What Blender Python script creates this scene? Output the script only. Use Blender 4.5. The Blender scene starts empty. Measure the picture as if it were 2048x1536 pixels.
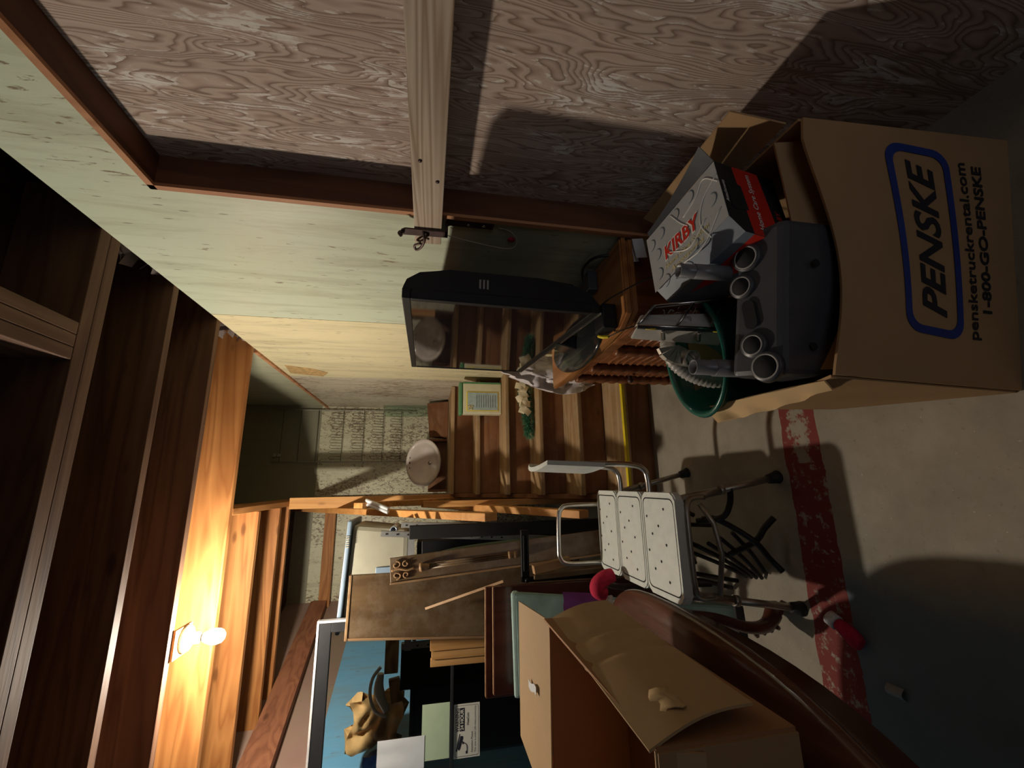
import bpy, bmesh, math, random
from mathutils import Vector, Matrix, Euler, noise
PI = math.pi
random.seed(4)
scene = bpy.context.scene
C = scene.collection

# ------------------------------------------------------------------ camera, world, exposure
cam_data = bpy.data.cameras.new('camera')
cam_data.sensor_width = 36.0
cam_data.lens = 14.766
cam_data.clip_start = 0.02
cam = bpy.data.objects.new('camera', cam_data)
C.objects.link(cam)
cam.matrix_world = Matrix((
    (-0.01756, 0.97327, -0.22898, 0.0),
    (-0.19317, -0.22801, -0.95431, 0.0),
    (-0.98101, 0.02748, 0.19201, 1.31),
    (0, 0, 0, 1)))
scene.camera = cam
w = bpy.data.worlds.new('world'); scene.world = w; w.use_nodes = True
w.node_tree.nodes['Background'].inputs[0].default_value = (0.55, 0.65, 1.0, 1)
w.node_tree.nodes['Background'].inputs[1].default_value = 0.0
scene.view_settings.view_transform = 'Standard'
scene.view_settings.look = 'None'
scene.view_settings.exposure = 1.22
scene.view_settings.gamma = 1.0
scene.view_settings.use_curve_mapping = False
BULB_STRENGTH = 620.0
BULB_COLOR = (1.0, 0.90, 0.75, 1)

# added weak cool fill light behind the camera, brightens the moving box front
dl = bpy.data.lights.new('fill_light', 'AREA'); dl.shape = 'RECTANGLE'; dl.size = 1.0; dl.size_y = 1.9
dl.energy = 0.8; dl.spread = math.radians(80); dl.color = (0.86, 0.90, 1.0)
dlo = bpy.data.objects.new('fill_light', dl); C.objects.link(dlo)
dlo.location = (0.35, -2.1, 1.15); dlo.rotation_euler = (Vector((.85, .45, .55)) - Vector((0.35, -2.1, 1.15))).to_track_quat('-Z', 'Z').to_euler()

# ------------------------------------------------------------------ node helpers
def newmat(name):
    m = bpy.data.materials.new(name); m.use_nodes = True
    nt = m.node_tree; nt.nodes.clear()
    out = nt.nodes.new('ShaderNodeOutputMaterial')
    b = nt.nodes.new('ShaderNodeBsdfPrincipled')
    nt.links.new(b.outputs[0], out.inputs[0])
    return m, nt, b
def N(nt, t, **k):
    n = nt.nodes.new(t)
    for a, v in k.items(): setattr(n, a, v)
    return n
def coords(nt, scale=(1, 1, 1), rand=True, rot=(0, 0, 0)):
    tc = N(nt, 'ShaderNodeTexCoord'); mp = N(nt, 'ShaderNodeMapping')
    mp.inputs['Scale'].default_value = scale; mp.inputs['Rotation'].default_value = rot
    if rand:
        oi = N(nt, 'ShaderNodeObjectInfo'); mu = N(nt, 'ShaderNodeMath', operation='MULTIPLY')
        mu.inputs[1].default_value = 37.0
        nt.links.new(oi.outputs['Random'], mu.inputs[0])
        ad = N(nt, 'ShaderNodeVectorMath', operation='ADD')
        nt.links.new(tc.outputs['Object'], ad.inputs[0]); nt.links.new(mu.outputs[0], ad.inputs[1])
        nt.links.new(ad.outputs[0], mp.inputs[0])
    else:
        nt.links.new(tc.outputs['Object'], mp.inputs[0])
    return mp.outputs[0]
def noise_n(nt, vec, scale, detail=4, rough=.55, dist=0):
    n = N(nt, 'ShaderNodeTexNoise')
    n.inputs['Scale'].default_value = scale; n.inputs['Detail'].default_value = detail
    n.inputs['Roughness'].default_value = rough; n.inputs['Distortion'].default_value = dist
    nt.links.new(vec, n.inputs['Vector']); return n.outputs['Fac']
def ramp(nt, fac, stops, interp='LINEAR'):
    r = N(nt, 'ShaderNodeValToRGB'); r.color_ramp.interpolation = interp
    el = r.color_ramp.elements
    while len(el) < len(stops): el.new(0.5)
    for e, (p, c) in zip(el, stops):
        e.position = p; e.color = c if len(c) == 4 else (*c, 1)
    nt.links.new(fac, r.inputs[0]); return r.outputs[0]
def mixc(nt, fac, a, b, mode='MIX'):
    m = N(nt, 'ShaderNodeMix', data_type='RGBA', blend_type=mode)
    for sock, v in ((m.inputs[0], fac), (m.inputs[6], a), (m.inputs[7], b)):
        if hasattr(v, 'links'): nt.links.new(v, sock)
        elif isinstance(v, (int, float)): sock.default_value = v
        else: sock.default_value = v if len(v) == 4 else (*v, 1)
    return m.outputs[2]
def mth(nt, op, a, b=None, c=None):
    m = N(nt, 'ShaderNodeMath', operation=op)
    for i, v in enumerate((a, b, c)):
        if v is None: continue
        if hasattr(v, 'links'): nt.links.new(v, m.inputs[i])
        else: m.inputs[i].default_value = v
    return m.outputs[0]
def bump(nt, b, h, s=.3, d=.004):
    n = N(nt, 'ShaderNodeBump'); n.inputs['Strength'].default_value = s; n.inputs['Distance'].default_value = d
    nt.links.new(h, n.inputs['Height']); nt.links.new(n.outputs[0], b.inputs['Normal'])
BW = lambda v: (v, v, v)

def plain(name, col, rough=.5, metal=0, vary=.12, spec=.5, nscale=14, bumps=.1):
    m, nt, b = newmat(name)
    v = coords(nt)
    n = noise_n(nt, v, nscale, 5)
    lo = tuple(c * (1 - vary) for c in col); hi = tuple(min(1, c * (1 + vary)) for c in col)
    nt.links.new(ramp(nt, n, [(.3, lo), (.7, hi)]), b.inputs['Base Color'])
    b.inputs['Roughness'].default_value = rough; b.inputs['Metallic'].default_value = metal
    b.inputs['Specular IOR Level'].default_value = spec
    if bumps: bump(nt, b, noise_n(nt, v, nscale * 5, 3), bumps, .002)
    return m
def wood(name, c1, c2, axis=0, rough=.6, rings=9, dark=None, knots=True, stretch=12, spec=.3, dust=0):
    """sawn softwood with rings running along axis"""
    m, nt, b = newmat(name)
    s = [1.0, 1.0, 1.0]; s[axis] = 1.0 / stretch
    v = coords(nt, tuple(s))
    n1 = noise_n(nt, v, 5.5, 3, .5, .4)
    band = mth(nt, 'FRACT', mth(nt, 'MULTIPLY', n1, float(rings)))
    fine = noise_n(nt, v, 130, 2)
    col = ramp(nt, band, [(0, c2), (.55, c1), (.85, tuple(a * .55 + b_ * .45 for a, b_ in zip(c1, c2))), (1, c2)])
    col = mixc(nt, mth(nt, 'MULTIPLY', fine, .35), col, c2)
    big = noise_n(nt, coords(nt, (1, 1, 1)), 2.3, 3)
    col = mixc(nt, ramp(nt, big, [(.35, BW(0)), (.75, BW(.35))]), col, dark or tuple(c * .55 for c in c2))
    if knots:
        s2 = [7.0, 7.0, 7.0]; s2[axis] = 2.6
        vo = N(nt, 'ShaderNodeTexVoronoi', feature='F1'); vo.inputs['Scale'].default_value = 1.0
        nt.links.new(coords(nt, tuple(s2)), vo.inputs['Vector'])
        col = mixc(nt, ramp(nt, vo.outputs['Distance'], [(0, BW(.9)), (.07, BW(.7)), (.13, BW(0))]), col, tuple(c * .4 for c in c2))
    if dust:
        d = noise_n(nt, coords(nt), 9, 6, .7)
        col = mixc(nt, ramp(nt, d, [(.45, BW(0)), (.8, BW(dust))]), col, (.55, .48, .38))
    nt.links.new(col, b.inputs['Base Color'])
    b.inputs['Roughness'].default_value = rough; b.inputs['Specular IOR Level'].default_value = spec
    bump(nt, b, mth(nt, 'ADD', band, fine), .12, .003)
    return m

def mat_rotary_plywood(name):
    """old rotary-cut plywood, worn grain with remnants of white paint; grain along z"""
    m, nt, b = newmat(name)
    v = coords(nt, (1, 1, .17), rand=False)
    base = noise_n(nt, v, 8.0, 2.6, .6, .3)
    b1 = mth(nt, 'FRACT', mth(nt, 'MULTIPLY', base, 34.0))
    fine = noise_n(nt, coords(nt, (1, 1, .07), rand=False), 120, 3)
    col = ramp(nt, b1, [(0, (.20, .125, .09)), (.16, (.36, .25, .195)), (.5, (.56, .43, .36)), (.85, (.50, .385, .31)), (1, (.20, .125, .09))])
    col = mixc(nt, mth(nt, 'MULTIPLY', fine, .35), col, (.46, .37, .31))
    wn = noise_n(nt, coords(nt, (1, 1, .22), rand=False), 48, 6, .68, .9)
    reg = noise_n(nt, coords(nt, (1, 1, .7), rand=False), 5.5, 5, .7)
    wmask = mth(nt, 'ADD', wn, mth(nt, 'MULTIPLY', mth(nt, 'SUBTRACT', reg, .5), .9))
    wmask = mth(nt, 'ADD', wmask, mth(nt, 'MULTIPLY', mth(nt, 'SUBTRACT', b1, .5), .16))
    col = mixc(nt, ramp(nt, wmask, [(.585, BW(0)), (.64, BW(.65)), (.76, BW(.9))]), col, (.80, .76, .70))
    st = noise_n(nt, coords(nt, (1, 1, .5), rand=False), 1.6, 5)
    col = mixc(nt, ramp(nt, st, [(.4, BW(0)), (.7, BW(.3))]), col, (.24, .17, .14))
    nt.links.new(col, b.inputs['Base Color'])
    b.inputs['Roughness'].default_value = .8; b.inputs['Specular IOR Level'].default_value = .2
    bump(nt, b, mth(nt, 'ADD', b1, wn), .25, .002)
    return m

def mat_painted_wall(name, bands, split_axis=1, grain=.20):
    """painted plywood; bands = [(from_coord, base colour, amount of flaking)] split along one world axis"""
    m, nt, b = newmat(name)
    tc = N(nt, 'ShaderNodeTexCoord'); sp = N(nt, 'ShaderNodeSeparateXYZ')
    nt.links.new(tc.outputs['Object'], sp.inputs[0]); ax = sp.outputs[split_axis]
    col = None; fl = None
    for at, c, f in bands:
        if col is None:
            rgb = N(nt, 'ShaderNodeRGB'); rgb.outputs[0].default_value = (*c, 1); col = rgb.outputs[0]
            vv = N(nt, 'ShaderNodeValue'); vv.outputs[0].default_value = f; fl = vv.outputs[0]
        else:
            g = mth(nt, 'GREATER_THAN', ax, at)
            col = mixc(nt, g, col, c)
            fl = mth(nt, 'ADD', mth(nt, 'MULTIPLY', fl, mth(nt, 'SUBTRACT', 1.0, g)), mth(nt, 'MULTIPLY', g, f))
    # soft dirty stains along the grain
    st = noise_n(nt, coords(nt, (1, 1, .13), rand=False), 13, 6, .68, .5)
    col = mixc(nt, ramp(nt, st, [(.47, BW(0)), (.60, BW(.25)), (.78, BW(.6))]), col, (.25, .22, .13))
    big = noise_n(nt, coords(nt, (1, 1, 1), rand=False), 1.7, 4)
    col = mixc(nt, ramp(nt, big, [(.3, BW(0)), (.8, BW(.22))]), col, (.55, .50, .34))
    # short cracks and flakes where bare wood shows
    cr = noise_n(nt, coords(nt, (1, 1, grain), rand=False), 60, 5, .68, .8)
    reg = noise_n(nt, coords(nt, (1, 1, .6), rand=False), 2.6, 4)
    t = mth(nt, 'ADD', cr, mth(nt, 'MULTIPLY', mth(nt, 'SUBTRACT', reg, .5), .45))
    t = mth(nt, 'ADD', t, mth(nt, 'SUBTRACT', fl, .5))
    col = mixc(nt, ramp(nt, t, [(.63, BW(0)), (.68, BW(.85))]), col, (.20, .13, .075))
    # small nicks
    vo = N(nt, 'ShaderNodeTexVoronoi', feature='F1'); vo.inputs['Scale'].default_value = 1.0
    nt.links.new(coords(nt, (34, 34, 6), rand=False), vo.inputs['Vector'])
    col = mixc(nt, ramp(nt, vo.outputs['Distance'], [(.0, BW(.8)), (.07, BW(.6)), (.10, BW(0))]), col, (.13, .10, .06))
    nt.links.new(col, b.inputs['Base Color'])
    b.inputs['Roughness'].default_value = .42; b.inputs['Specular IOR Level'].default_value = .45
    bump(nt, b, mth(nt, 'ADD', t, st), .2, .003)
    return m

def mat_floor(name):
    m, nt, b = newmat(name)
    tc = N(nt, 'ShaderNodeTexCoord'); sp = N(nt, 'ShaderNodeSeparateXYZ')
    nt.links.new(tc.outputs['Object'], sp.inputs[0]); X, Y = sp.outputs[0], sp.outputs[1]
    v = coords(nt, rand=False)
    col = ramp(nt, noise_n(nt, v, 3.2, 7, .62), [(.3, (.25, .22, .17)), (.7, (.42, .37, .29))])
    sp1 = noise_n(nt, v, 60, 4, .7)
    col = mixc(nt, ramp(nt, sp1, [(.6, BW(0)), (.75, BW(.5))]), col, (.10, .08, .06))
    col = mixc(nt, ramp(nt, noise_n(nt, v, 120, 3), [(.68, BW(0)), (.74, BW(.6))]), col, (.7, .66, .6))
    # worn red painted line across the floor
    yy = mth(nt, 'ADD', Y, mth(nt, 'MULTIPLY', noise_n(nt, v, 9, 3), .03))
    inb = mth(nt, 'MULTIPLY', mth(nt, 'GREATER_THAN', yy, 1.225), mth(nt, 'LESS_THAN', yy, 1.375))
    wear = noise_n(nt, v, 26, 6, .7)
    mid = mth(nt, 'ABSOLUTE', mth(nt, 'SUBTRACT', yy, 1.30))
    wr = mth(nt, 'ADD', wear, mth(nt, 'MULTIPLY', mth(nt, 'MULTIPLY', mth(nt, 'SUBTRACT', .05, mid), mth(nt, 'GREATER_THAN', X, .05)), 4.5))
    red = mth(nt, 'MULTIPLY', inb, ramp(nt, wr, [(.55, BW(1)), (.63, BW(0))]))
    col = mixc(nt, red, col, (.21, .034, .028))
    # bluish bounce light on the shaded floor, front left, painted into its colour
    g = ramp(nt, mth(nt, 'ADD', X, mth(nt, 'MULTIPLY', noise_n(nt, v, 4, 3), .1)), [(.0, BW(.75)), (.03, BW(0))])
    mr = N(nt, 'ShaderNodeMapRange'); mr.inputs[1].default_value = -.24; mr.inputs[2].default_value = -.36
    nt.links.new(mth(nt, 'ADD', X, mth(nt, 'MULTIPLY', mth(nt, 'SUBTRACT', noise_n(nt, v, 7, 4), .5), .12)), mr.inputs[0])
    g = mth(nt, 'MULTIPLY', mth(nt, 'LESS_THAN', yy, 1.225), mr.outputs[0])
    col = mixc(nt, mth(nt, 'MULTIPLY', g, .8), col, (.10, .15, .20))
    nt.links.new(col, b.inputs['Base Color'])
    b.inputs['Roughness'].default_value = .7; b.inputs['Specular IOR Level'].default_value = .3
    bump(nt, b, sp1, .2, .003)
    return m

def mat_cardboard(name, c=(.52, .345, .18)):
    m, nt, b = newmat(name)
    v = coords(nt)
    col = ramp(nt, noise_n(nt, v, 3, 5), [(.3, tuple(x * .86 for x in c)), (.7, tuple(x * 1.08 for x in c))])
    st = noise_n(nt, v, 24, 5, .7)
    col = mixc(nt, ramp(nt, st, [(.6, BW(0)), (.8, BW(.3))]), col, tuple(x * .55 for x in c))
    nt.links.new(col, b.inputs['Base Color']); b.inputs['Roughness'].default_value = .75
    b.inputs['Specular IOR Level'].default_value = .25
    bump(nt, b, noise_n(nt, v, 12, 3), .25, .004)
    return m

def mat_emit(name, c, s):
    m, nt, b = newmat(name)
    e = N(nt, 'ShaderNodeEmission'); e.inputs[0].default_value = c; e.inputs[1].default_value = s
    out = [n for n in nt.nodes if n.type == 'OUTPUT_MATERIAL'][0]
    nt.nodes.remove(b); nt.links.new(e.outputs[0], out.inputs[0]); return m
def mat_glass(name, tint=(.9, .95, .93), rough=.02):
    m, nt, b = newmat(name)
    out = [n for n in nt.nodes if n.type == 'OUTPUT_MATERIAL'][0]
    nt.nodes.remove(b)
    tr = N(nt, 'ShaderNodeBsdfTransparent'); tr.inputs[0].default_value = (*tint, 1)
    gl = N(nt, 'ShaderNodeBsdfGlossy'); gl.inputs['Roughness'].default_value = rough
    fr = N(nt, 'ShaderNodeFresnel'); fr.inputs[0].default_value = 1.5
    mx = N(nt, 'ShaderNodeMixShader')
    nt.links.new(fr.outputs[0], mx.inputs[0]); nt.links.new(tr.outputs[0], mx.inputs[1]); nt.links.new(gl.outputs[0], mx.inputs[2])
    nt.links.new(mx.outputs[0], out.inputs[0]); return m

M = {}
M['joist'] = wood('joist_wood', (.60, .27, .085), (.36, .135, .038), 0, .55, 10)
M['joist_shaded'] = wood('shaded_joist_wood', (.20, .105, .055), (.10, .045, .026), 0, .7, 9)  # darker joist wood, shade on the front joists put into the colour
M['beam_shaded'] = wood('shaded_beam_wood', (.24, .135, .075), (.125, .06, .034), 1, .7, 7)  # darker beam wood, shade on the tripled beam put into the colour
M['joist_y'] = wood('beam_wood', (.60, .27, .085), (.36, .135, .038), 1, .55, 8)
M['rail'] = wood('rail_wood', (.74, .38, .13), (.60, .27, .08), 2, .55, 5, knots=False, stretch=4)
M['post'] = wood('post_wood', (.78, .42, .15), (.55, .24, .07), 2, .55, 8)
M['dark_joist'] = wood('dark_beam', (.36, .15, .075), (.22, .085, .045), 1, .6, 8)
M['frame'] = wood('frame_wood', (.22, .09, .045), (.12, .048, .025), 2, .6, 8, knots=False)
M['frame_y'] = wood('frame_wood_header', (.20, .08, .04), (.11, .043, .022), 1, .6, 8, knots=False)
M['edge'] = wood('frame_edge', (.66, .33, .16), (.42, .18, .08), 2, .6, 6, knots=False)
M['ply'] = mat_rotary_plywood('rotary_plywood')
M['bar'] = wood('weathered_pine', (.66, .55, .43), (.33, .23, .15), 1, .7, 26, stretch=26, knots=False)
M['wall'] = mat_painted_wall('painted_wall', [(-5, (.60, .66, .50), .475), (2.168, (.80, .71, .44), .485), (3.40, (.62, .55, .42), .575)])
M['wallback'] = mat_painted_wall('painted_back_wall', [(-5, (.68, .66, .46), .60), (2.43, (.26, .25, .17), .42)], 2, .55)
M['wallup'] = mat_painted_wall('painted_upper_wall', [(-5, (.52, .52, .36), .38)])
M['floor'] = mat_floor('concrete_floor')
M['dark'] = plain('dark_boards', (.055, .035, .028), .9)
M['sub'] = wood('subfloor', (.085, .042, .028), (.045, .022, .016), 1, .85, 5, knots=False)
M['tread'] = wood('worn_tread', (.50, .33, .17), (.32, .19, .085), 0, .7, 6, knots=False, dust=.35)
M['riser'] = wood('riser_wood', (.31, .145, .06), (.19, .075, .03), 0, .6, 4, knots=True, dust=.12)
M['yellow'] = plain('yellow_tape', (.80, .62, .02), .5)
M['blue'] = mat_painted_wall('blue_painted_wall', [(-5, (.15, .42, .72), .45), (1.95, (.30, .18, .15), .40)], 2)
M['slat'] = plain('bench_plastic', (.70, .73, .68), .42, vary=.05, nscale=30)
M['hole'] = plain('hole_dark', (.01, .01, .01), .9)
M['alu'] = plain('aluminium_tube', (.62, .60, .56), .30, 1, vary=.1)
M['alu_dull'] = plain('dull_aluminium', (.42, .38, .32), .42, .85, vary=.2)
M['rubber'] = plain('black_rubber', (.02, .018, .018), .7)
M['black'] = plain('black_plastic', (.009, .009, .010), .5, spec=.3)
M['black_matte'] = plain('black_matte', (.012, .011, .012), .75)
M['iron'] = plain('wrought_iron', (.02, .014, .012), .5, .3)
M['screen'] = plain('tv_screen', (.006, .006, .008), .045, vary=0, bumps=0, spec=1.0)
M['gloss'] = plain('gloss_black', (.02, .022, .022), .12, vary=.1)
M['chrome'] = plain('silver_strip', (.82, .82, .80), .25, 1, vary=.03)
M['cabinet'] = wood('carved_cabinet', (.30, .115, .045), (.16, .055, .022), 2, .32, 6, knots=False, spec=.5)
M['cabtop'] = wood('cabinet_top', (.55, .24, .08), (.33, .125, .04), 1, .25, 7, knots=False, spec=.6)
M['card'] = mat_cardboard('cardboard')
M['card_dark'] = mat_cardboard('old_cardboard', (.43, .265, .13))
M['card_in'] = mat_cardboard('cardboard_inside', (.40, .20, .09))
M['card_edge'] = mat_cardboard('cardboard_edge', (.62, .43, .22))
M['ink_blue'] = plain('blue_ink', (.012, .035, .22), .6)
M['ink_black'] = plain('black_ink', (.012, .011, .02), .6)
M['kgrey'] = plain('printed_grey', (.40, .41, .41), .45, vary=.05)
M['kgrey_d'] = plain('printed_slate', (.16, .19, .23), .45, vary=.05)
M['kblack'] = plain('printed_black', (.02, .02, .022), .4)
M['kred'] = plain('printed_red', (.58, .03, .018), .4, vary=.05)
M['kwhite'] = plain('printed_white', (.80, .78, .74), .4)
M['kgold'] = plain('printed_gold', (.62, .55, .30), .4)
M['bin'] = plain('green_bin', (.015, .115, .085), .25, vary=.1)
M['caddy'] = plain('dark_grey_plastic', (.060, .062, .070), .38, vary=.08)
M['caddy_l'] = plain('light_grey_plastic', (.30, .29, .28), .45, vary=.05)
M['pipe'] = plain('grey_tube', (.17, .17, .18), .35, vary=.05)
M['hose'] = plain('grey_hose', (.42, .40, .37), .4, vary=.05)
M['nozzle'] = plain('pale_nozzle', (.60, .56, .50), .35, vary=.1)
M['steel'] = plain('bright_steel', (.5, .47, .44), .22, 1, vary=.2)
M['mahog'] = wood('mahogany', (.16, .062, .036), (.09, .032, .019), 1, .22, 6, knots=False, spec=.6)
M['mahog_z'] = wood('mahogany_upright', (.17, .055, .036), (.095, .028, .019), 2, .3, 6, knots=False, spec=.5)
M['walnut'] = wood('walnut_panel', (.215, .135, .065), (.14, .082, .038), 2, .38, 5, knots=False, dust=.3, spec=.5)
M['walnut_e'] = wood('panel_edge', (.52, .33, .17), (.34, .19, .09), 2, .5, 5, knots=False)
M['pine'] = wood('pine_block', (.68, .40, .16), (.50, .25, .08), 2, .55, 7, knots=False)
M['oak'] = wood('oak_slats', (.55, .33, .14), (.24, .12, .045), 0, .5, 14, knots=False, stretch=6)
M['teal'] = plain('teal_velvet', (.22, .33, .30), .9, vary=.25, nscale=9)
M['teal_l'] = plain('teal_piping', (.40, .56, .52), .85, vary=.08)
M['purple'] = plain('purple_cloth', (.13, .02, .14), .85, vary=.2)
M['red'] = plain('red_plush', (.48, .012, .05), .9, vary=.2, nscale=60)
M['fur'] = plain('white_fur', (.78, .75, .74), .95, nscale=80, bumps=.6)
M['crate'] = plain('red_crate', (.55, .05, .03), .4)
M['tote'] = plain('grey_tote', (.33, .315, .24), .5, vary=.06)
M['tote_lid'] = plain('tote_lid', (.19, .26, .34), .42, vary=.06)
M['angle'] = plain('grey_steel_angle', (.36, .36, .35), .5, .5, vary=.1)
M['matroll'] = plain('green_roll', (.12, .19, .13), .6)
M['frame_metal'] = plain('door_metal', (.018, .018, .02), .6, 0, spec=.25)
M['frame_bright'] = plain('door_edge', (.75, .73, .72), .45, .3, vary=.25)
M['glass'] = mat_glass('pane_glass')
M['glass_green'] = mat_glass('green_glass', (.74, .82, .76))
M['paper'] = plain('white_paper', (.72, .74, .76), .8, vary=.04)
M['paper_green'] = plain('green_paper', (.50, .62, .42), .8, vary=.04)
M['kraft'] = plain('kraft_paper', (.55, .33, .14), .8, vary=.15, bumps=.4)
M['bag_blue'] = plain('blue_plastic', (.05, .09, .28), .4)
M['label'] = plain('sticker_face', (.72, .70, .60), .45, vary=.03)
M['porcelain'] = plain('white_porcelain', (.82, .81, .77), .12, vary=.02, bumps=0)
M['sink'] = plain('basin_enamel', (.68, .61, .54), .12, vary=.05, bumps=0)
M['wire'] = plain('painted_wire', (.42, .40, .33), .5)
M['wire_dark'] = plain('dark_wire', (.09, .085, .06), .5)
M['tin'] = plain('cream_print', (.70, .66, .46), .35, vary=.06)
M['tin_green'] = plain('green_tin', (.10, .26, .12), .35)
M['tin_blue'] = plain('pale_blue_print', (.42, .52, .52), .35, vary=.15, nscale=30)
M['needles'] = plain('pine_needles', (.05, .19, .10), .7, vary=.5, nscale=50)
M['ribbon'] = plain('cream_ribbon', (.80, .70, .48), .5, vary=.1)
M['plastic_bag'] = plain('white_plastic_bag', (.76, .70, .70), .35, vary=.06)
M['foil'] = plain('crumpled_foil', (.45, .38, .35), .3, .5, vary=.3)
M['brownpaper'] = plain('torn_plywood', (.52, .34, .14), .8, vary=.3, nscale=40)
M['cord'] = plain('black_cord', (.015, .014, .014), .5)
M['string'] = plain('grey_string', (.45, .42, .34), .8)
M['steel_dark'] = plain('rusty_dark_steel', (.09, .055, .05), .5, .5, vary=.3)
M['blue_tube'] = plain('tube_end', (.55, .62, .72), .3, .4)
M['bulb'] = mat_emit('lit_bulb', BULB_COLOR, BULB_STRENGTH)

# ------------------------------------------------------------------ geometry helpers (authored in world metres)
def B(): return bmesh.new()
def bx(bm, x0, x1, y0, y1, z0, z1, bev=0, mi=0, mat=None):
    x0, x1 = sorted((x0, x1)); y0, y1 = sorted((y0, y1)); z0, z1 = sorted((z0, z1))
    vs = [bm.verts.new(p) for p in ((x0,y0,z0),(x1,y0,z0),(x1,y1,z0),(x0,y1,z0),(x0,y0,z1),(x1,y0,z1),(x1,y1,z1),(x0,y1,z1))]
    return _fin(bm, vs, bev, mi, mat)
def _fin(bm, vs, bev, mi, mat):
    fs = [bm.faces.new([vs[i] for i in f]) for f in ((0,3,2,1),(4,5,6,7),(0,1,5,4),(1,2,6,5),(2,3,7,6),(3,0,4,7))]
    for f in fs: f.material_index = mi
    if mat is not None: bmesh.ops.transform(bm, matrix=mat, verts=vs)
    if bev:
        es = list({e for f in fs for e in f.edges})
        bmesh.ops.bevel(bm, geom=es, offset=bev, segments=2, affect='EDGES', profile=.5)
    return vs
def hexa(bm, p8, bev=0, mi=0):
    """bottom four corners then top four"""
    vs = [bm.verts.new(p) for p in p8]; return _fin(bm, vs, bev, mi, None)
def beam(bm, a, b, wdt, th, side=(1, 0, 0), bev=0, mi=0):
    """rectangular bar from a to b; wdt measured along side"""
    a, b = Vector(a), Vector(b); d = (b - a).normalized(); s = Vector(side); s = (s - d * s.dot(d)).normalized(); u = d.cross(s)
    p = []
    for q in (a, b):
        for i, j in ((-1,-1),(1,-1),(1,1),(-1,1)): p.append(q + s * wdt / 2 * i + u * th / 2 * j)
    return hexa(bm, p, bev, mi)
def catmull(pts, n=6):
    pts = [Vector(p) for p in pts]
    if len(pts) < 3: return pts
    P = [2 * pts[0] - pts[1]] + pts + [2 * pts[-1] - pts[-2]]; out = []
    for i in range(1, len(P) - 2):
        for k in range(n):
            t = k / n; a, b, c, d = P[i-1:i+3]
            out.append(.5 * ((2*b) + (c-a)*t + (2*a-5*b+4*c-d)*t*t + (3*b-a-3*c+d)*t**3))
    out.append(pts[-1]); return out
def tube(bm, pts, r, seg=10, smooth=True, n=6, closed=False, cap=True, mi=0):
    P = catmull(pts, n) if smooth else [Vector(p) for p in pts]
    rs = r if callable(r) else (lambda t: r)
    rings = []; up = None
    for i, p in enumerate(P):
        d = (P[min(i+1, len(P)-1)] - P[max(i-1, 0)]).normalized()
        if up is None:
            up = d.orthogonal().normalized()
        up = (up - d * up.dot(d)).normalized(); s = d.cross(up)
        rr = rs(i / max(1, len(P)-1))
        rings.append([bm.verts.new(p + (up * math.cos(a) + s * math.sin(a)) * rr) for a in [2*PI*k/seg for k in range(seg)]])
    for a, b in zip(rings, rings[1:]):
        for k in range(seg):
            f = bm.faces.new((a[k], a[(k+1)%seg], b[(k+1)%seg], b[k])); f.smooth = True; f.material_index = mi
    if cap:
        for rg, rev in ((rings[0], True), (rings[-1], False)):
            f = bm.faces.new(list(reversed(rg)) if rev else rg); f.material_index = mi
def ring_tube(bm, a, b, r, th=.003, seg=20, mi=0):
    """open hollow pipe"""
    a, b = Vector(a), Vector(b); d = (b - a).normalized(); u = d.orthogonal().normalized(); s = d.cross(u)
    def ring(p, rr): return [bm.verts.new(p + (u*math.cos(t)+s*math.sin(t))*rr) for t in [2*PI*k/seg for k in range(seg)]]
    R_ = [ring(a, r), ring(b, r), ring(b, r-th), ring(a, r-th)]
    for x, y in zip(R_, R_[1:] + R_[:1]):
        for k in range(seg):
            f = bm.faces.new((x[k], x[(k+1)%seg], y[(k+1)%seg], y[k])); f.smooth = True; f.material_index = mi
def lathe(bm, prof, mat=Matrix(), seg=32, mi=0, sx=1, sy=1, closed=False):
    rings = []
    for r, z in prof:
        rings.append([bm.verts.new(mat @ Vector((r*sx*math.cos(t), r*sy*math.sin(t), z))) for t in [2*PI*k/seg for k in range(seg)]])
    for a, b in (list(zip(rings, rings[1:] + rings[:1])) if closed else zip(rings, rings[1:])):
        for k in range(seg):
            f = bm.faces.new((a[k], a[(k+1)%seg], b[(k+1)%seg], b[k])); f.smooth = True; f.material_index = mi
    for rg, rev in ((rings[0], True), (rings[-1], False)) if not closed else ():
        if (rg[0].co - rg[seg//2].co).length > 1e-4:
            f = bm.faces.new(list(reversed(rg)) if rev else rg); f.material_index = mi
def prism(bm, poly, off, mi=0, bev=0):
    """polygon given by 3D points, extruded along the vector off"""
    a = [bm.verts.new(p) for p in poly]; b = [bm.verts.new(Vector(p) + Vector(off)) for p in poly]
    fs = [bm.faces.new(a), bm.faces.new(list(reversed(b)))]
    n = len(a)
    for k in range(n): fs.append(bm.faces.new((a[(k+1)%n], a[k], b[k], b[(k+1)%n])))
    for f in fs: f.material_index = mi
    if bev: bmesh.ops.bevel(bm, geom=list({e for f in fs[:2] for e in f.edges}), offset=bev, segments=2, affect='EDGES')
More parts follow.
